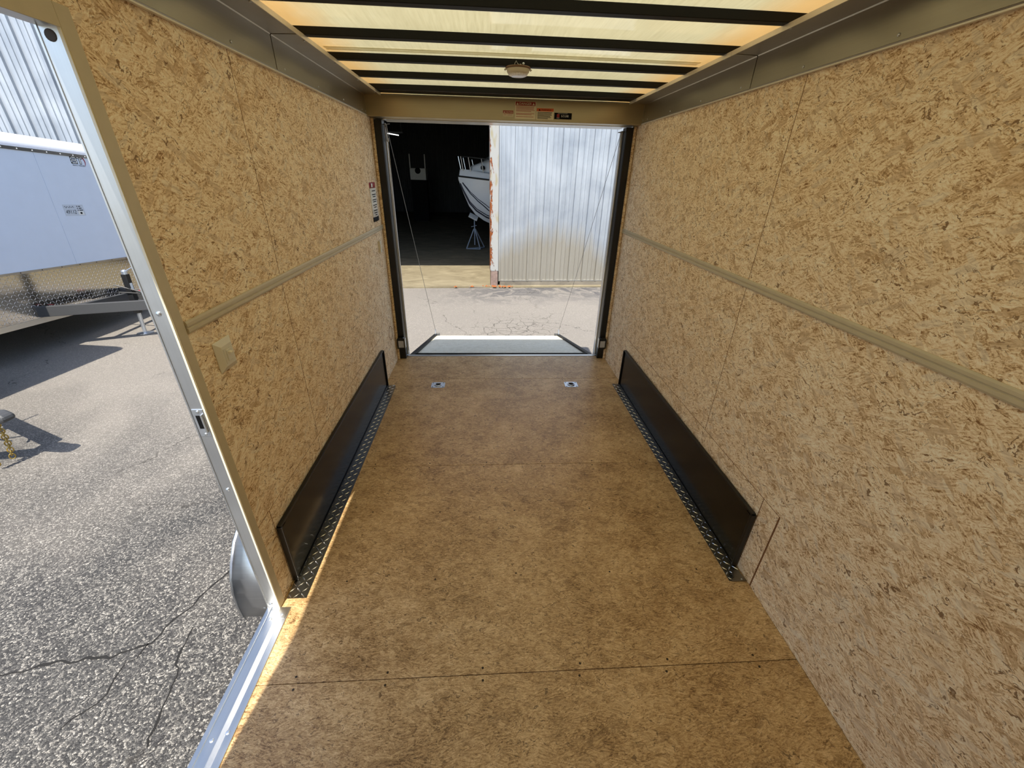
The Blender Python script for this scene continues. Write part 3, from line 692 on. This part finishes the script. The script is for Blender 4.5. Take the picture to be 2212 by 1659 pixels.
# notice on the left wall
NO = empty('wall_notice', (-1.0295, 3.512, 1.42)); tag(NO, 'tall white notice with red head and black foot on the left wall', 'notice')
pts = []; 
for i in range(9):
    y = -.088 + .176 * i / 8; pts.append((.001 + .006 * math.sin(math.pi * i / 8) ** 2, y))
MB().sheet([(a, b) for a, b in pts], 'z', -.138, .098).build('notice_sheet', 'paper', NO, smooth=True, solid=.0006)
MB().sheet([(a, b) for a, b in pts], 'z', .099, .138).build('notice_head', 'red', NO, smooth=True, solid=.0006)
MB().sheet([(a + .0006, b) for a, b in pts], 'z', -.138, -.105).build('notice_foot', 'ink', NO, smooth=True, solid=.0004)
for i, z in enumerate((.08, .055, .04, .018, .004, -.02, -.035, -.058, -.075, -.09)):
    wd = (.05, .06, .045, .062, .05, .06, .04, .058, .05, .03)[i]
    B(.0078, .0082, -wd, wd * .8, z - .003, z + .003).build('printed_line', 'ink', NO)
text('NOTICE', 'notice_title', 'paper', NO, (.0070, .06, .110), (0, -1, 0), (0, 0, 1), .12, .018, .0014) if False else None
B(.0076, .0082, -.06, -.02, .106, .131).build('white_patch', 'paper', NO)

# header decals
HY = 3.5775
def decal(name, label, cat, x0, x1, z0, z1, mat):
    e_ = empty(name, ((x0 + x1) / 2, HY - .0003, (z0 + z1) / 2)); tag(e_, label, cat)
    def part(nm, a0, a1, b0, b1, mt, d=.0005):
        cx, cz = (x0 + x1) / 2, (z0 + z1) / 2
        return B(a0 - cx, a1 - cx, -d, -d + .0005 if d > .0005 else 0, b0 - cz, b1 - cz).build(nm, mt, e_)
    part('decal_sheet', x0, x1, z0, z1, mat)
    def txt(s, nm, mt, a0, w, b0, h, d=.0016):
        return text(s, nm, mt, e_, (a0 - (x0 + x1) / 2, -d, b0 - (z0 + z1) / 2), (1, 0, 0), (0, 0, 1), w, h, 0)
    def tri(a, b, h, mt):
        cx, cz = (x0 + x1) / 2, (z0 + z1) / 2
        MB().prism([(a - h * .6 - cx, b - cz), (a + h * .6 - cx, b - cz), (a - cx, b + h - cz)], 'y', -.0020, -.0013).build('warning_triangle', mt, e_)
    return part, txt, tri
part, txt, tri = decal('danger_decal', 'largest header decal, cream with a red DANGER band', 'decal', .058, .212, 2.004, 2.112, 'cream')
part('red_band', .062, .208, 2.086, 2.110, 'red', .0010); txt('DANGER', 'band_lettering', 'cream', .090, .090, 2.0905, .015); tri(.076, 2.090, .015, 'cream'); tri(.194, 2.090, .015, 'cream')
for i in range(10):
    z = 2.079 - i * .0068
    if i in (5, 8): continue
    part('printed_line', .066, .204 - (.02 if i in (4, 7) else 0) - random.uniform(0, .01), z - .0019, z + .0019, 'pinkprint', .0010)
part, txt, tri = decal('caution_decal', 'small header decal, red CAUTION band over a cream strip, leftmost', 'decal', -.030, .046, 2.017, 2.053, 'cream')
part('red_band', -.030, .046, 2.035, 2.053, 'red', .0010); txt('CAUTION', 'band_lettering', 'cream', -.012, .054, 2.0385, .010); tri(-.020, 2.0385, .010, 'cream'); txt('LOW CLEARANCE', 'strip_lettering', 'red', -.026, .068, 2.022, .008)
part, txt, tri = decal('warning_decal', 'cream header decal with an orange WARNING band', 'decal', .218, .346, 2.003, 2.074, 'cream')
part('orange_band', .219, .345, 2.055, 2.074, 'orange', .0010); txt('WARNING', 'band_lettering', 'ink', .252, .074, 2.059, .011); tri(.240, 2.059, .012, 'ink')
for i in range(6):
    z = 2.048 - i * .0076; part('printed_line', .225, (.336, .330, .332, .322, .326, .305)[i], z - .0017, z + .0017, 'ink', .0010)
part, txt, tri = decal('axle_decal', 'black header decal with a small red emblem and white lettering, rightmost', 'decal', .352, .483, 2.010, 2.050, 'ink')
part('red_emblem', .371, .390, 2.022, 2.042, 'red', .0010); part('white_print_line', .378, .450, 2.0445, 2.0460, 'label_grey', .0010); txt('E-Z LUBE', 'lettering', 'paper', .405, .054, 2.0235, .013); part('white_print_line', .370, .391, 2.016, 2.0185, 'label_grey', .0010)

# dome lamp under the bow
LP = empty('dome_lamp', (.012, 2.622, 2.132)); tag(LP, 'small round dome lamp with white ribbed lens under a roof bow', 'lamp')
MB().lathe([(.030, 0), (.064, 0), (.066, -.004), (.063, -.008), (.058, -.009)], 28).build('lamp_base', 'brown_trim', LP, smooth=True)
MB().lathe([(.060, -.009), (.057, -.022), (.050, -.030), (.048, -.0305)], 28).build('lamp_shell', 'beige', LP, smooth=True)
pr = []
m = MB(); nn = 48
for j, (r, h) in enumerate([(.0495, -.030), (.046, -.0355), (.034, -.040), (.010, -.0415)]):
    for i in range(nn):
        q = r + (.0012 if i % 2 else -.0012) * (j < 3); a = 2 * math.pi * i / nn; m.v.append((q * math.cos(a), q * math.sin(a), h))
for j in range(3):
    for i in range(nn): a = j * nn + i; b = j * nn + (i + 1) % nn; m.f.append((b, a, a + nn, b + nn))
m.f.append(tuple(range(3 * nn, 4 * nn)))
m.build('lamp_lens', 'lens', LP)
for s in (-1, 1): MB().prism([(s * .058, -.004), (s * .072, -.010), (s * .068, -.016), (s * .056, -.010)], 'y', -.008, .008).build('lens_clip', 'beige', LP)
MB().tube([(-.022, -.020, -.002), (-.018, -.024, .012), (-.012, -.026, .022), (-.006, -.024, .012), (.004, -.024, .006), (.010, -.021, .010), (.016, -.02, .008)], .0014, 6).build('lamp_wire', 'white_cable', LP)
MB().lathe([(.006, 0), (.006, -.003), (.003, -.005)], 12, (.026, -.0175, .012), 'y').build('mounting_screw', 'zinc', LP)

# ---- ramp
RA = math.atan2(.50, 1.95)
RP = empty('rear_ramp', (0, 3.825, -.03), (-RA, 0, 0)); tag(RP, 'lowered rear ramp with pale board deck and black edge rails', 'ramp')
RL = 1.99
B(-.90, .90, .11, RL * .80, -.014, .0).build('deck_board', 'osb_ramp', RP)
B(-.90, .90, RL * .80 + .004, RL - .01, -.014, .0).build('deck_board', 'osb_ramp', RP)
B(-.93, .93, .0, .10, -.045, .004).build('hinge_rail', 'black_bow', RP, bevel=.003)
B(-.90, .90, .10, .135, -.03, .020).build('hinge_bead', 'black_bow', RP, bevel=.002)
for s in (-1, 1):
    p, q = sorted((s * .90, s * .945)); B(p, q, .0, RL, -.05, .022).build('edge_rail', 'rail_black', RP, bevel=.004)
    p, q = sorted((s * .86, s * .93)); B(p, q, RL - .03, RL + .012, -.02, .034).build('rail_end_cap', 'frame_black', RP, bevel=.006)
    MB().tube([(s * .918, RL - .03, .02), (s * .918, RL - .03, .075), (s * .918, RL - .025, .09)], .007, 8).build('cable_eye', 'zinc', RP)
B(-.90, .90, RL * .80, RL * .80 + .003, -.006, .003).build('deck_strip', 'white_paint', RP)
for s in (-1, 1):
    side = 'left' if s < 0 else 'right'
    end = Vector((s * .918, 3.825 + RL * math.cos(RA), -.03 - RL * math.sin(RA) + .07))
    C_ = empty('ramp_cable', (s * .93, 3.78, 1.95)); tag(C_, 'thin steel cable from the top %s corner of the rear opening to the ramp' % side, 'cable')
    o0 = Vector(C_.location)
    MB().tube([(0, 0, 0), tuple((end - o0) * .5 + Vector((0, 0, -.015))), tuple(end - o0)], .0026 if s < 0 else .0018, 6).build('cable_strand', 'cable', C_)
    MB().torus((s * .01, -.01, .008), .028, .0028, (1, 0, .12), (0, 1, .1), 18, 6, 1.3).build('cable_loop', 'cable', C_)
    MB().tube([(0, 0, .012), (s * .004, -.004, -.10)], .005, 6).build('cable_clamp', 'zinc', C_)
CD = empty('door_cord', (-.938, 3.79, 1.955)); tag(CD, 'pale cord hanging down the inside edge of the left rear post', 'cord')
MB().tube([(0, 0, 0), (.006, 0, -.10), (.001, .004, -.5), (0, .004, -1.0), (-.001, .004, -1.6), (0, .004, -1.9)], .0045, 6).build('cord_strand', 'white_cable', CD)
MB().lathe([(.008, -.012), (.008, .012)], 10, (.006, 0, -.10)).build('cord_knot', 'white_cable', CD)

# ---- fender outside the left wall
FE = empty('wheel_fender', (-1.092, 2.2, -.2)); tag(FE, 'brushed aluminium wheel fender outside the left wall', 'fender')
pr = [(1.255, -.235), (1.252, -.15), (1.257, -.07), (1.275, 0.0), (1.31, .06), (1.37, .13), (1.47, .19), (1.6, .215), (1.8, .22)]
pr = pr + [(4.4 - y, z) for y, z in reversed(pr)]
pp = [(y - 2.2, z + .2) for y, z in pr]
MB().sheet(pp, 'x', -.215, 0.0).build('fender_top', 'fender', FE, smooth=True, solid=.003, sharp=60)
low = [(y, z - .05) for y, z in pp]
m = MB(); k = len(pp); m.v = [(-.215, y, z) for y, z in pp] + [(-.217, y * .985, z - .055) for y, z in pp]; m.f = [(i, i + k, i + k + 1, i + 1) for i in range(k - 1)]
m.build('fender_skirt', 'fender', FE, smooth=True, solid=.003)
MB().tube([(-.215, y, z) for y, z in pp], .006, 8).build('fender_bead', 'fender', FE, smooth=True)
MB().lathe([(.006, 0), (.006, -.003), (.002, -.004)], 10, (-.10, 1.254 - 2.2, .03), 'y').build('fender_rivet', 'zinc', FE)
# ================================================================== WAREHOUSE
WH = empty('warehouse', (0, 8.85, G), (0, 0, math.atan(.055))); tag(WH, 'ribbed metal warehouse with a tall open doorway and rusty door post', 'building')
def rib_profile(w):
    pts = []; x = 0.0
    while x < w - .01:
        pts += [(x + .0, 0), (x + .008, -.040), (x + .044, -.040), (x + .052, 0), (x + .128, 0), (x + .134, -.012), (x + .150, -.012), (x + .156, 0), (x + .214, 0), (x + .220, -.012), (x + .236, -.012), (x + .242, 0)]
        x += .305
    pts.append((min(x, w), 0)); return [p for p in pts if p[0] <= w + 1e-6]
prof = rib_profile(.915)
def siding_sheet(x, z0, z1, y=0.0, mat='siding', name='siding_sheet'):
    return MB().sheet([(x + a, y + b) for a, b in prof], 'z', z0, z1).build(name, mat, WH, solid=.0015)
x = .085
while x < 6.5: siding_sheet(x, .12, 5.6); x += .915
x = -4.7 - .915
while x > -16: siding_sheet(x, .12, 5.6); x -= .915
x = -4.7
while x < .1: siding_sheet(x, 3.98, 5.6); x += .915
MB().box(-16, -4.7, -.03, .15, 0, .125).box(.12, 6.6, -.03, .15, 0, .125).build('kerb_wall', 'kerb', WH, bevel=.01)
MB().box(.13, 6.6, -.034, .01, .118, .130).build('base_flashing', 'alum_x', WH)
ps = MB().box(-.09, .085, -.09, .12, .34, 4.0).build('door_post', 'rust', WH, bevel=.012)
B(-.075, .072, -.085, .12, .02, .345).build('post_foot', 'post_base', ps, bevel=.01)
m = MB()
for i in range(26):
    a = random.uniform(0, 6.28); r = abs(random.gauss(0, .2)); xx, yy = .02 + r * math.cos(a) * 1.6, -.14 + r * math.sin(a) * .5; q = random.uniform(.015, .05)
    k = len(m.v); m.v += [(xx - q, yy - q * .6, .032), (xx + q, yy - q * .5, .032), (xx + q * .5, yy + q * .7, .034), (xx, yy, .045 + q * .3)]; m.f += [(k, k + 1, k + 3), (k + 1, k + 2, k + 3), (k + 2, k, k + 3), (k, k + 2, k + 1)]
o = m.build('rust_flakes', 'rust_base', ps); o['kind'] = 'stuff'
B(-4.75, -4.6, -.08, .12, .02, 4.0).build('door_post', 'rust', WH, bevel=.01)
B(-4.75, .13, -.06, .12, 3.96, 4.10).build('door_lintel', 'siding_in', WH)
B(-16, 7, -.14, 20, 0.0, .03).build('floor_slab', 'concrete', WH)
B(-.55, -.25, -.165, -.10, .0, .028).build('slab_chip', 'kerb', WH)
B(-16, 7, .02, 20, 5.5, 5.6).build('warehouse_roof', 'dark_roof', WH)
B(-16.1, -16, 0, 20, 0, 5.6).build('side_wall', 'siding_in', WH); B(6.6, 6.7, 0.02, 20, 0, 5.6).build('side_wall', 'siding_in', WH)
x = -16
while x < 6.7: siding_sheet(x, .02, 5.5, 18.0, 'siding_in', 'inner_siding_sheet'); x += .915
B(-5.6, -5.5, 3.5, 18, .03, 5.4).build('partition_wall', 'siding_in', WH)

# ---- boat inside
A = math.radians(16)
BT = empty('motor_boat', (-.97, 13.35, G + .07), (0, 0, A)); tag(BT, 'white motor boat with dark stripes, bow showing inside the dark warehouse', 'boat')
secs = [0, .06, .15, .3, .5, .75, 1.1, 1.6, 2.3, 3.2, 4.5, 6.2]
def hb(s): return 1.22 * (1 - math.exp(-s / 1.05)) + .012
def zs(s): return 2.02 - .10 * min(s, 3)
def zk(s):
    T = [(0, 1.93), (.15, 1.55), (.3, 1.22), (.5, .98), (.8, .78), (1.2, .62), (1.8, .52), (3, .45), (7, .42)]
    for (a, p), (b, q) in zip(T, T[1:]):
        if s <= b: return p + (q - p) * (s - a) / (b - a)
    return .42
def sec(s):
    B_, k_, t_ = hb(s), zk(s), zs(s); H = t_ - k_
    return [(0, k_), (B_ * .34, k_ + H * .17), (B_ * .62, k_ + H * .38), (B_ * .76, k_ + H * .56), (B_ * .88, k_ + H * .78), (B_, t_)]
m = MB(); n = 6
for s in secs:
    P_ = sec(s)
    m.v += [(s, -a, b) for a, b in P_] + [(s, a, b) for a, b in P_]
for i in range(len(secs) - 1):
    for h_ in (0, 6):
        for j in range(5):
            a = i * 12 + h_ + j; f = (a, a + 1, a + 13, a + 12); m.f.append(f if h_ else tuple(reversed(f)))
m.f.append(tuple([(len(secs) - 1) * 12 + j for j in range(6)] + [(len(secs) - 1) * 12 + 6 + j for j in (5, 4, 3, 2, 1)]))
m.build('hull', 'gel', BT, smooth=True)
def side(s, q, off=.006):
    P_ = sec(s); f = q * 5; i = min(4, int(f)); a = Vector(P_[i]).lerp(Vector(P_[i + 1]), f - i); return (s, -a.x - off, a.y)
ss = [i * .05 for i in range(1, 60)]
for s_ in (-1, 1):
    MB().tube([(s, s_ * (hb(s) + .012), zs(s) - .0) for s in [0] + ss], .022, 6).build('rub_rail', 'black_plastic', BT)
    MB().tube([(side(s, .20)[0], -s_ * -1 * 0 + s_ * -side(s, .20)[1] * 1, side(s, .20)[2]) for s in ss], .014, 5).build('boot_stripe', 'navy', BT)
    MB().tube([(side(s, .14)[0], s_ * -side(s, .14)[1], side(s, .14)[2]) for s in ss], .024, 5).build('boot_stripe', 'navy', BT)
    MB().tube([(side(s, max(.25, .62 - .28 * s))[0], s_ * -side(s, max(.25, .62 - .28 * s))[1], side(s, max(.25, .62 - .28 * s))[2]) for s in ss[1:]], .010, 5).build('side_stripe', 'navy', BT)
    MB().tube([(side(s, max(.22, .57 - .30 * s))[0], s_ * -side(s, max(.22, .57 - .30 * s))[1], side(s, max(.22, .57 - .30 * s))[2]) for s in ss[1:]], .014, 5).build('side_stripe', 'navy', BT)
# bulwark and cabin
m = MB(); st_ = [0.02, .1, .25, .5, .8, 1.2, 1.8, 3, 5, 6.2]
for s in st_:
    b_ = hb(s); z = zs(s); m.v += [(s, -b_, z), (s + .03, -b_ * .93, z + .15), (s + .05, -b_ * .8, z + .19), (s + .05, b_ * .8, z + .19), (s + .03, b_ * .93, z + .15), (s, b_, z)]
for i in range(len(st_) - 1):
    for j in range(5): a = i * 6 + j; m.f.append((a + 1, a, a + 6, a + 7))
m.build('deck', 'gel', BT, smooth=True)
m = MB(); cs = [(.35, .12, .20), (.6, .30, .30), (.95, .50, .52), (1.4, .68, .66), (2.2, .85, .70), (4.2, .9, .70)]
for s, b_, h_ in cs:
    z = zs(s) + .12; m.v += [(s, -b_ - .1, z), (s + .05, -b_, z + h_ * .75), (s + .08, -b_ * .7, z + h_), (s + .08, b_ * .7, z + h_), (s + .05, b_, z + h_ * .75), (s, b_ + .1, z)]
for i in range(len(cs) - 1):
    for j in range(5): a = i * 6 + j; m.f.append((a + 1, a, a + 6, a + 7))
m.f.append((0, 1, 2, 3, 4, 5))
m.build('cabin', 'gel', BT, smooth=True)
for s, q in ((.62, .055), (.93, .075)):
    bb = .38 if s < .7 else .53
    MB().lathe([(q, .05), (q, -.03), (q * .8, -.034)], 20, (s, -bb - .05, zs(s) + .29), 'y').build('porthole', 'glass_dark', BT).scale = (1, 1, 1)
MB().prism([(1.05, 2.55), (1.75, 2.5), (2.1, 3.1), (1.25, 3.12)], 'y', -.55, .55).build('canvas_top', 'canvas', BT, bevel=.03)
MB().tube([(1.0, -.56, 2.56), (1.2, -.62, 3.1), (2.1, -.62, 3.1)], .015, 6).build('canvas_frame', 'steel_rail', BT)
for s_ in (-1, 1):
    tops = []
    for s in (.12, .3, .62, 1.0):
        t0 = Vector((s, s_ * hb(s) * .9, zs(s) + .16)); t1 = t0 + Vector((-.07, s_ * .03, .36)); tops.append(tuple(t1)); MB().tube([tuple(t0), tuple(t1)], .014, 6).build('rail_stanchion', 'steel_rail', BT)
    MB().tube(tops + [(1.45, s_ * hb(1.45) * .9, zs(1.45) + .2)], .016, 6).build('bow_rail', 'black_plastic', BT)
MB().tube([(1.0, -.60, zs(1) + .26), (1.35, -.72, zs(1.3) + .24)], .012, 5).build('cabin_mark', 'navy', BT)

# boat stand
BS = empty('boat_stand', (-.53, 13.55, G + .03)); tag(BS, 'grey welded boat stand with a tilted pad under the boat bow', 'boat stand')
ap = (0, 0, .60)
feet = [(-.26, -.12, .02), (.17, -.16, .02), (.30, .22, .02)]
for f_ in feet: MB().tube([f_, (ap[0] + f_[0] * .08, ap[1] + f_[1] * .08, ap[2])], .018, 6).build('leg', 'stand_paint', BS)
for a, b in ((0, 1), (1, 2), (2, 0)): MB().tube([feet[a], feet[b]], .016, 6).build('base_bar', 'stand_paint', BS)
MB().tube([(0, 0, .12), (0, 0, .93)], .017, 8).build('screw_post', 'stand_paint', BS)
MB().tube([(-.10, 0, .66), (.06, .02, .70)], .010, 6).build('handle', 'stand_paint', BS)
B(-.14, .14, -.10, .10, -.02, .02).build('pad', 'paper', BS, bevel=.006).matrix_local = Matrix.Translation((-.03, -.02, .95)) @ Euler((.5, .45, 0)).to_matrix().to_4x4()

# pale machine, deep inside
PM = empty('floor_machine', (-3.3, 21.6, G + .03)); tag(PM, 'pale machine with a dark round opening and two posts, deep inside the warehouse', 'machine')
B(-.36, .36, -.2, .3, 0, 1.80).build('machine_base', 'ink', PM)
B(-.36, .36, -.32, .3, 1.80, 2.28).build('machine_body', 'paper', PM, bevel=.02)
MB().lathe([(.13, -.33), (.13, -.32)], 20, (0, 0, 2.18), 'y').build('machine_opening', 'ink', PM)
for s in (-1, 1): B(s * .34 - .02, s * .34 + .02, -.3, -.26, 2.28, 2.85).build('machine_post', 'paper', PM)
# strip light under the warehouse roof
SL = empty('strip_light', (-3.2, 15.8, 2.72)); tag(SL, 'short lit strip lamp hanging high inside the dark warehouse', 'lamp')
t = NT('lit_tube'); t.bsdf((1, 1, 1, 1), 0.4, emit=(1, 1, 1, 1), estr=1.2); M['lit'] = t.m
o = MB().tube([(-.18, 0, 0), (.16, .1, -.04)], .014, 8).build('tube', 'lit', SL)
MB().box(-.32, .3, .04, .16, .02, .06).build('housing', 'siding_in', SL)
for s in (-.25, .25): MB().tube([(s, .1, .06), (s, .1, 2.2)], .006, 5).build('hanger', 'cable', SL)

# ================================================================== NEIGHBOUR TRAILERS
def cargo_trailer(loc, rot, label, width, height, name, detail):
    T = empty(name, loc, rot); tag(T, label, 'trailer', 'white cargo trailers parked beside the lot')
    h = width / 2; z0, zp, zt, zc = .36, .945, height - .17, height
    L = 4.6 if detail else 3.4
    B(-L, -.012, -h, h, z0, zt).build('body', 'body_grey', T)
    # front skin in two sheets with a joint
    B(-.0115, 0, -h, .098, zp, zt).build('front_sheet', 'body_grey', T, bevel=.0015); B(-.0115, 0, .102, h, zp, zt).build('front_sheet', 'body_grey', T, bevel=.0015)
    B(-.0115, .004, -h, h, z0, zp).build('tread_front', 'diamond', T)
    B(.004, .007, -h, h, zp - .012, zp + .012).build('joint_trim', 'alum_y', T)
    B(-.03, .010, -h, h, z0 - .035, z0 + .03).build('bottom_trim', 'alum_y', T)
    B(-.02, .009, -h, h, zt - .025, zt + .012).build('top_trim', 'alum_y', T)
    for i in range(14): MB().lathe([(.008, 0), (.006, .004), (.002, .005)], 8, (.009, -h + .12 + i * (2 * h - .24) / 13, zt - .008), 'x').build('rivet', 'paper', T)
    for i in range(10): MB().lathe([(.007, 0), (.005, .003), (.002, .004)], 8, (.007, -h + .12 + i * (2 * h - .24) / 9, zp), 'x').build('rivet', 'screw', T)
    pts = [(-L, zt + .012), (.004, zt + .012), (.004, zt + .03), (-.004, zt + .07), (-.03, zt + .11), (-.08, zt + .145), (-.16, zc), (-L, zc)]
    MB().prism(pts, 'y', -h, h).build('roof_cap', 'cap_white', T, smooth=True)
    B(-.02, .012, h - .03, h + .008, z0, zt).build('corner_trim', 'alum_z', T); B(-.02, .012, -h - .008, -h + .03, z0, zt).build('corner_trim', 'alum_z', T)
    # A-frame tongue
    az = (.40, .53)
    for s in (-1, 1):
        a = Vector((-.02, s * h * .5)); b = Vector((1.34, s * .06)); d = (b - a).normalized(); nn_ = Vector((-d.y, d.x)) * .03
        MB().prism([tuple(a + nn_), tuple(a - nn_), tuple(b - nn_), tuple(b + nn_)], 'z', az[0], az[1]).build('tongue_beam', 'frame_black', T, bevel=.004)
    B(.30, .36, -h * .36, h * .36, az[0] + .01, az[1] - .01).build('tongue_crossbar', 'frame_black', T)
    # coupler
    MB().prism([(1.25, az[0] + .03), (1.52, az[0] + .03), (1.60, az[0] + .06), (1.60, az[0] + .10), (1.54, az[0] + .13), (1.40, az[0] + .12), (1.25, az[0] + .13)], 'y', -.045, .045).build('coupler', 'frame_black', T, bevel=.02)
    MB().tube([(1.40, 0, az[0] + .12), (1.46, 0, az[0] + .18), (1.40, 0, az[0] + .19), (1.32, 0, az[0] + .17)], .011, 6).build('coupler_latch', 'black_plastic', T)
    # jack
    jx = .66
    MB().box(jx - .035, jx + .035, -.035, .035, .30, .84).build('jack_tube', 'black_plastic', T, bevel=.006)
    MB().lathe([(.036, .84), (.036, .88), (.02, .895), (.008, .90)], 16, (jx, 0, 0)).build('jack_cap', 'zinc', T)
    MB().tube([(jx, 0, .87), (jx + .02, .16, .92), (jx + .03, .17, 1.0)], .008, 6).build('jack_crank', 'zinc', T)
    MB().tube([(jx, 0, .02), (jx, 0, .32)], .024, 10).build('jack_leg', 'zinc', T)
    MB().lathe([(.10, .0), (.10, .008), (.03, .02)], 16, (jx, 0, 0)).build('jack_foot', 'zinc', T)
    B(jx + .0355, jx + .0365, -.02, .022, .62, .72).build('jack_label', 'paper', T)
    # wiring
    MB().tube([(.02, .1, .48), (.3, .02, .56), (.55, -.06, .60), (.8, -.02, .58), (1.0, .05, .66), (1.1, 0, .55)], .010, 6).build('wiring_loop', 'black_plastic', T)
    MB().tube([(.5, -.05, .70), (.75, -.02, .62), (.95, .0, .55)], .009, 6).build('wiring_loop', 'black_plastic', T)
    # safety chains
    def chain(pts_, nm):
        ch = empty(nm, (0, 0, 0)); ch.parent = T
        for i, p in enumerate(pts_):
            q = pts_[min(i + 1, len(pts_) - 1)]; d = (Vector(q) - Vector(pts_[max(i - 1, 0)])).normalized(); o_ = d.orthogonal().normalized(); 
            if i % 2: o_ = d.cross(o_)
            MB().torus(p, .017, .0045, d, o_, 12, 5, 1.45).build('chain_link', 'gold', ch)
    for s in (-1, 1):
        base = Vector((1.36, s * .05, az[0] + .02)); P_ = []
        for i in range(13):
            u = i / 12; P_.append(tuple(base + Vector((-.05 * u, s * .015 * math.sin(u * 3), -.36 * u))))
        chain(P_, 'safety_chain')
    for yy in (-h + .1, h - .1):
        for xx in (-2.4, -3.25):
            MB().lathe([(.19, -.1), (.31, -.1), (.34, -.07), (.34, .07), (.31, .1), (.19, .1)], 28, (xx, yy, .34), 'y').build('tyre', 'rubber', T, smooth=True)
    if detail:
        # maker's decal
        y0, y1, zz = .585, .81, 2.225
        dec = empty('front_decal'); dec.parent = T
        Rr, Uu = (0, 1, 0), (0, 0, 1)
        LB = [(0, .016, 0, .08), (0, .082, 0, .014), (0, .080, .033, .047), (0, .080, .066, .08), (.068, .086, .004, .038), (.066, .082, .042, .076)]
        LT = [(.094, .178, .066, .08), (.126, .146, 0, .08)]
        for L_ in (LB, LT):
            m1 = MB(); m2 = MB()
            for a, b, c_, d_ in L_:
                m1.box(.0006, .0012, y0 + a - .006, y0 + b + .006, zz + c_ - .006, zz + d_ + .006); m2.box(.0012, .0018, y0 + a + .002, y0 + b - .002, zz + c_ + .002, zz + d_ - .002)
            m1.build('decal_letter_outline', 'navy', dec); m2.build('decal_letter', 'paper', dec)
        text('BRAVO TRAILERS', 'decal_caption', 'navy', dec, (.0015, y0 + .003, zz - .032), Rr, Uu, .185, .018)
        sw = MB(); top = []; bot = []
        for i in range(17):
            a = math.radians(100 - i * 9.5); top.append((.0022, y0 + .13 + .085 * math.cos(a) , zz + .03 + .078 * math.sin(a)));
            bot.append((.0022, y0 + .13 + (.085 - .016 * math.sin(math.pi * i / 16)) * math.cos(a), zz + .03 + (.078 - .014 * math.sin(math.pi * i / 16)) * math.sin(a)))
        sw.v = top + bot; sw.f = [(i, i + 17, i + 18, i + 1) for i in range(16)]
        sw.build('decal_swoosh', 'crimson', dec)
        # stock note
        nt = empty('stock_note'); nt.parent = T
        a0, a1, b0, b1 = .21, .51, 1.565, 1.705
        B(.0004, .0012, a0, a1, b0, b1).build('note_sheet', 'label_grey', nt)
        text('49112', 'note_number', 'ink', nt, (.0013, a0 + .02, b0 + .025), Rr, Uu, .15, .05, shear=.15)
        MB().tube([(.0018, a0 + .015 + .014 * i, b1 - .03 + .012 * math.sin(i * 2.3)) for i in range(11)], .0022, 4).build('note_scribble', 'ink', nt)
        for i in range(3):
            B(.0012, .0016, a0 + .20, a0 + .212, b1 - .028 - i * .024, b1 - .016 - i * .024).build('note_tick_box', 'ink', nt)
            B(.0012, .0016, a0 + .225, a0 + .255 + .012 * i, b1 - .027 - i * .024, b1 - .017 - i * .024).build('note_print', 'ink', nt)
        B(.0012, .0015, a0 + .20, a1 - .02, b0 + .01, b0 + .058).build('note_square', 'paper', nt)
        B(.0015, .0018, a0 + .225, a1 - .045, b0 + .022, b0 + .046).build('note_print', 'ink', nt)
        B(.05, .10, -h * .43, -h * .40, .533, .536).build('red_sticker', 'red', T); B(.40, .44, h * .31, h * .36, .5305, .533).build('red_sticker', 'red', T)
    return T
cargo_trailer((-5.8, 5.9, G), (math.radians(-3.8), 0, 0), 'pale cargo trailer with mirror tread-plate front and charcoal tongue seen through the side door', 2.6, 2.50, 'cargo_trailer', True)
cargo_trailer((-5.32, 3.0, G), (0, 0, math.radians(-7.5)), 'cargo trailer at the left frame edge showing only its coupler and hanging chain', 2.1, 2.40, 'cargo_trailer', False)
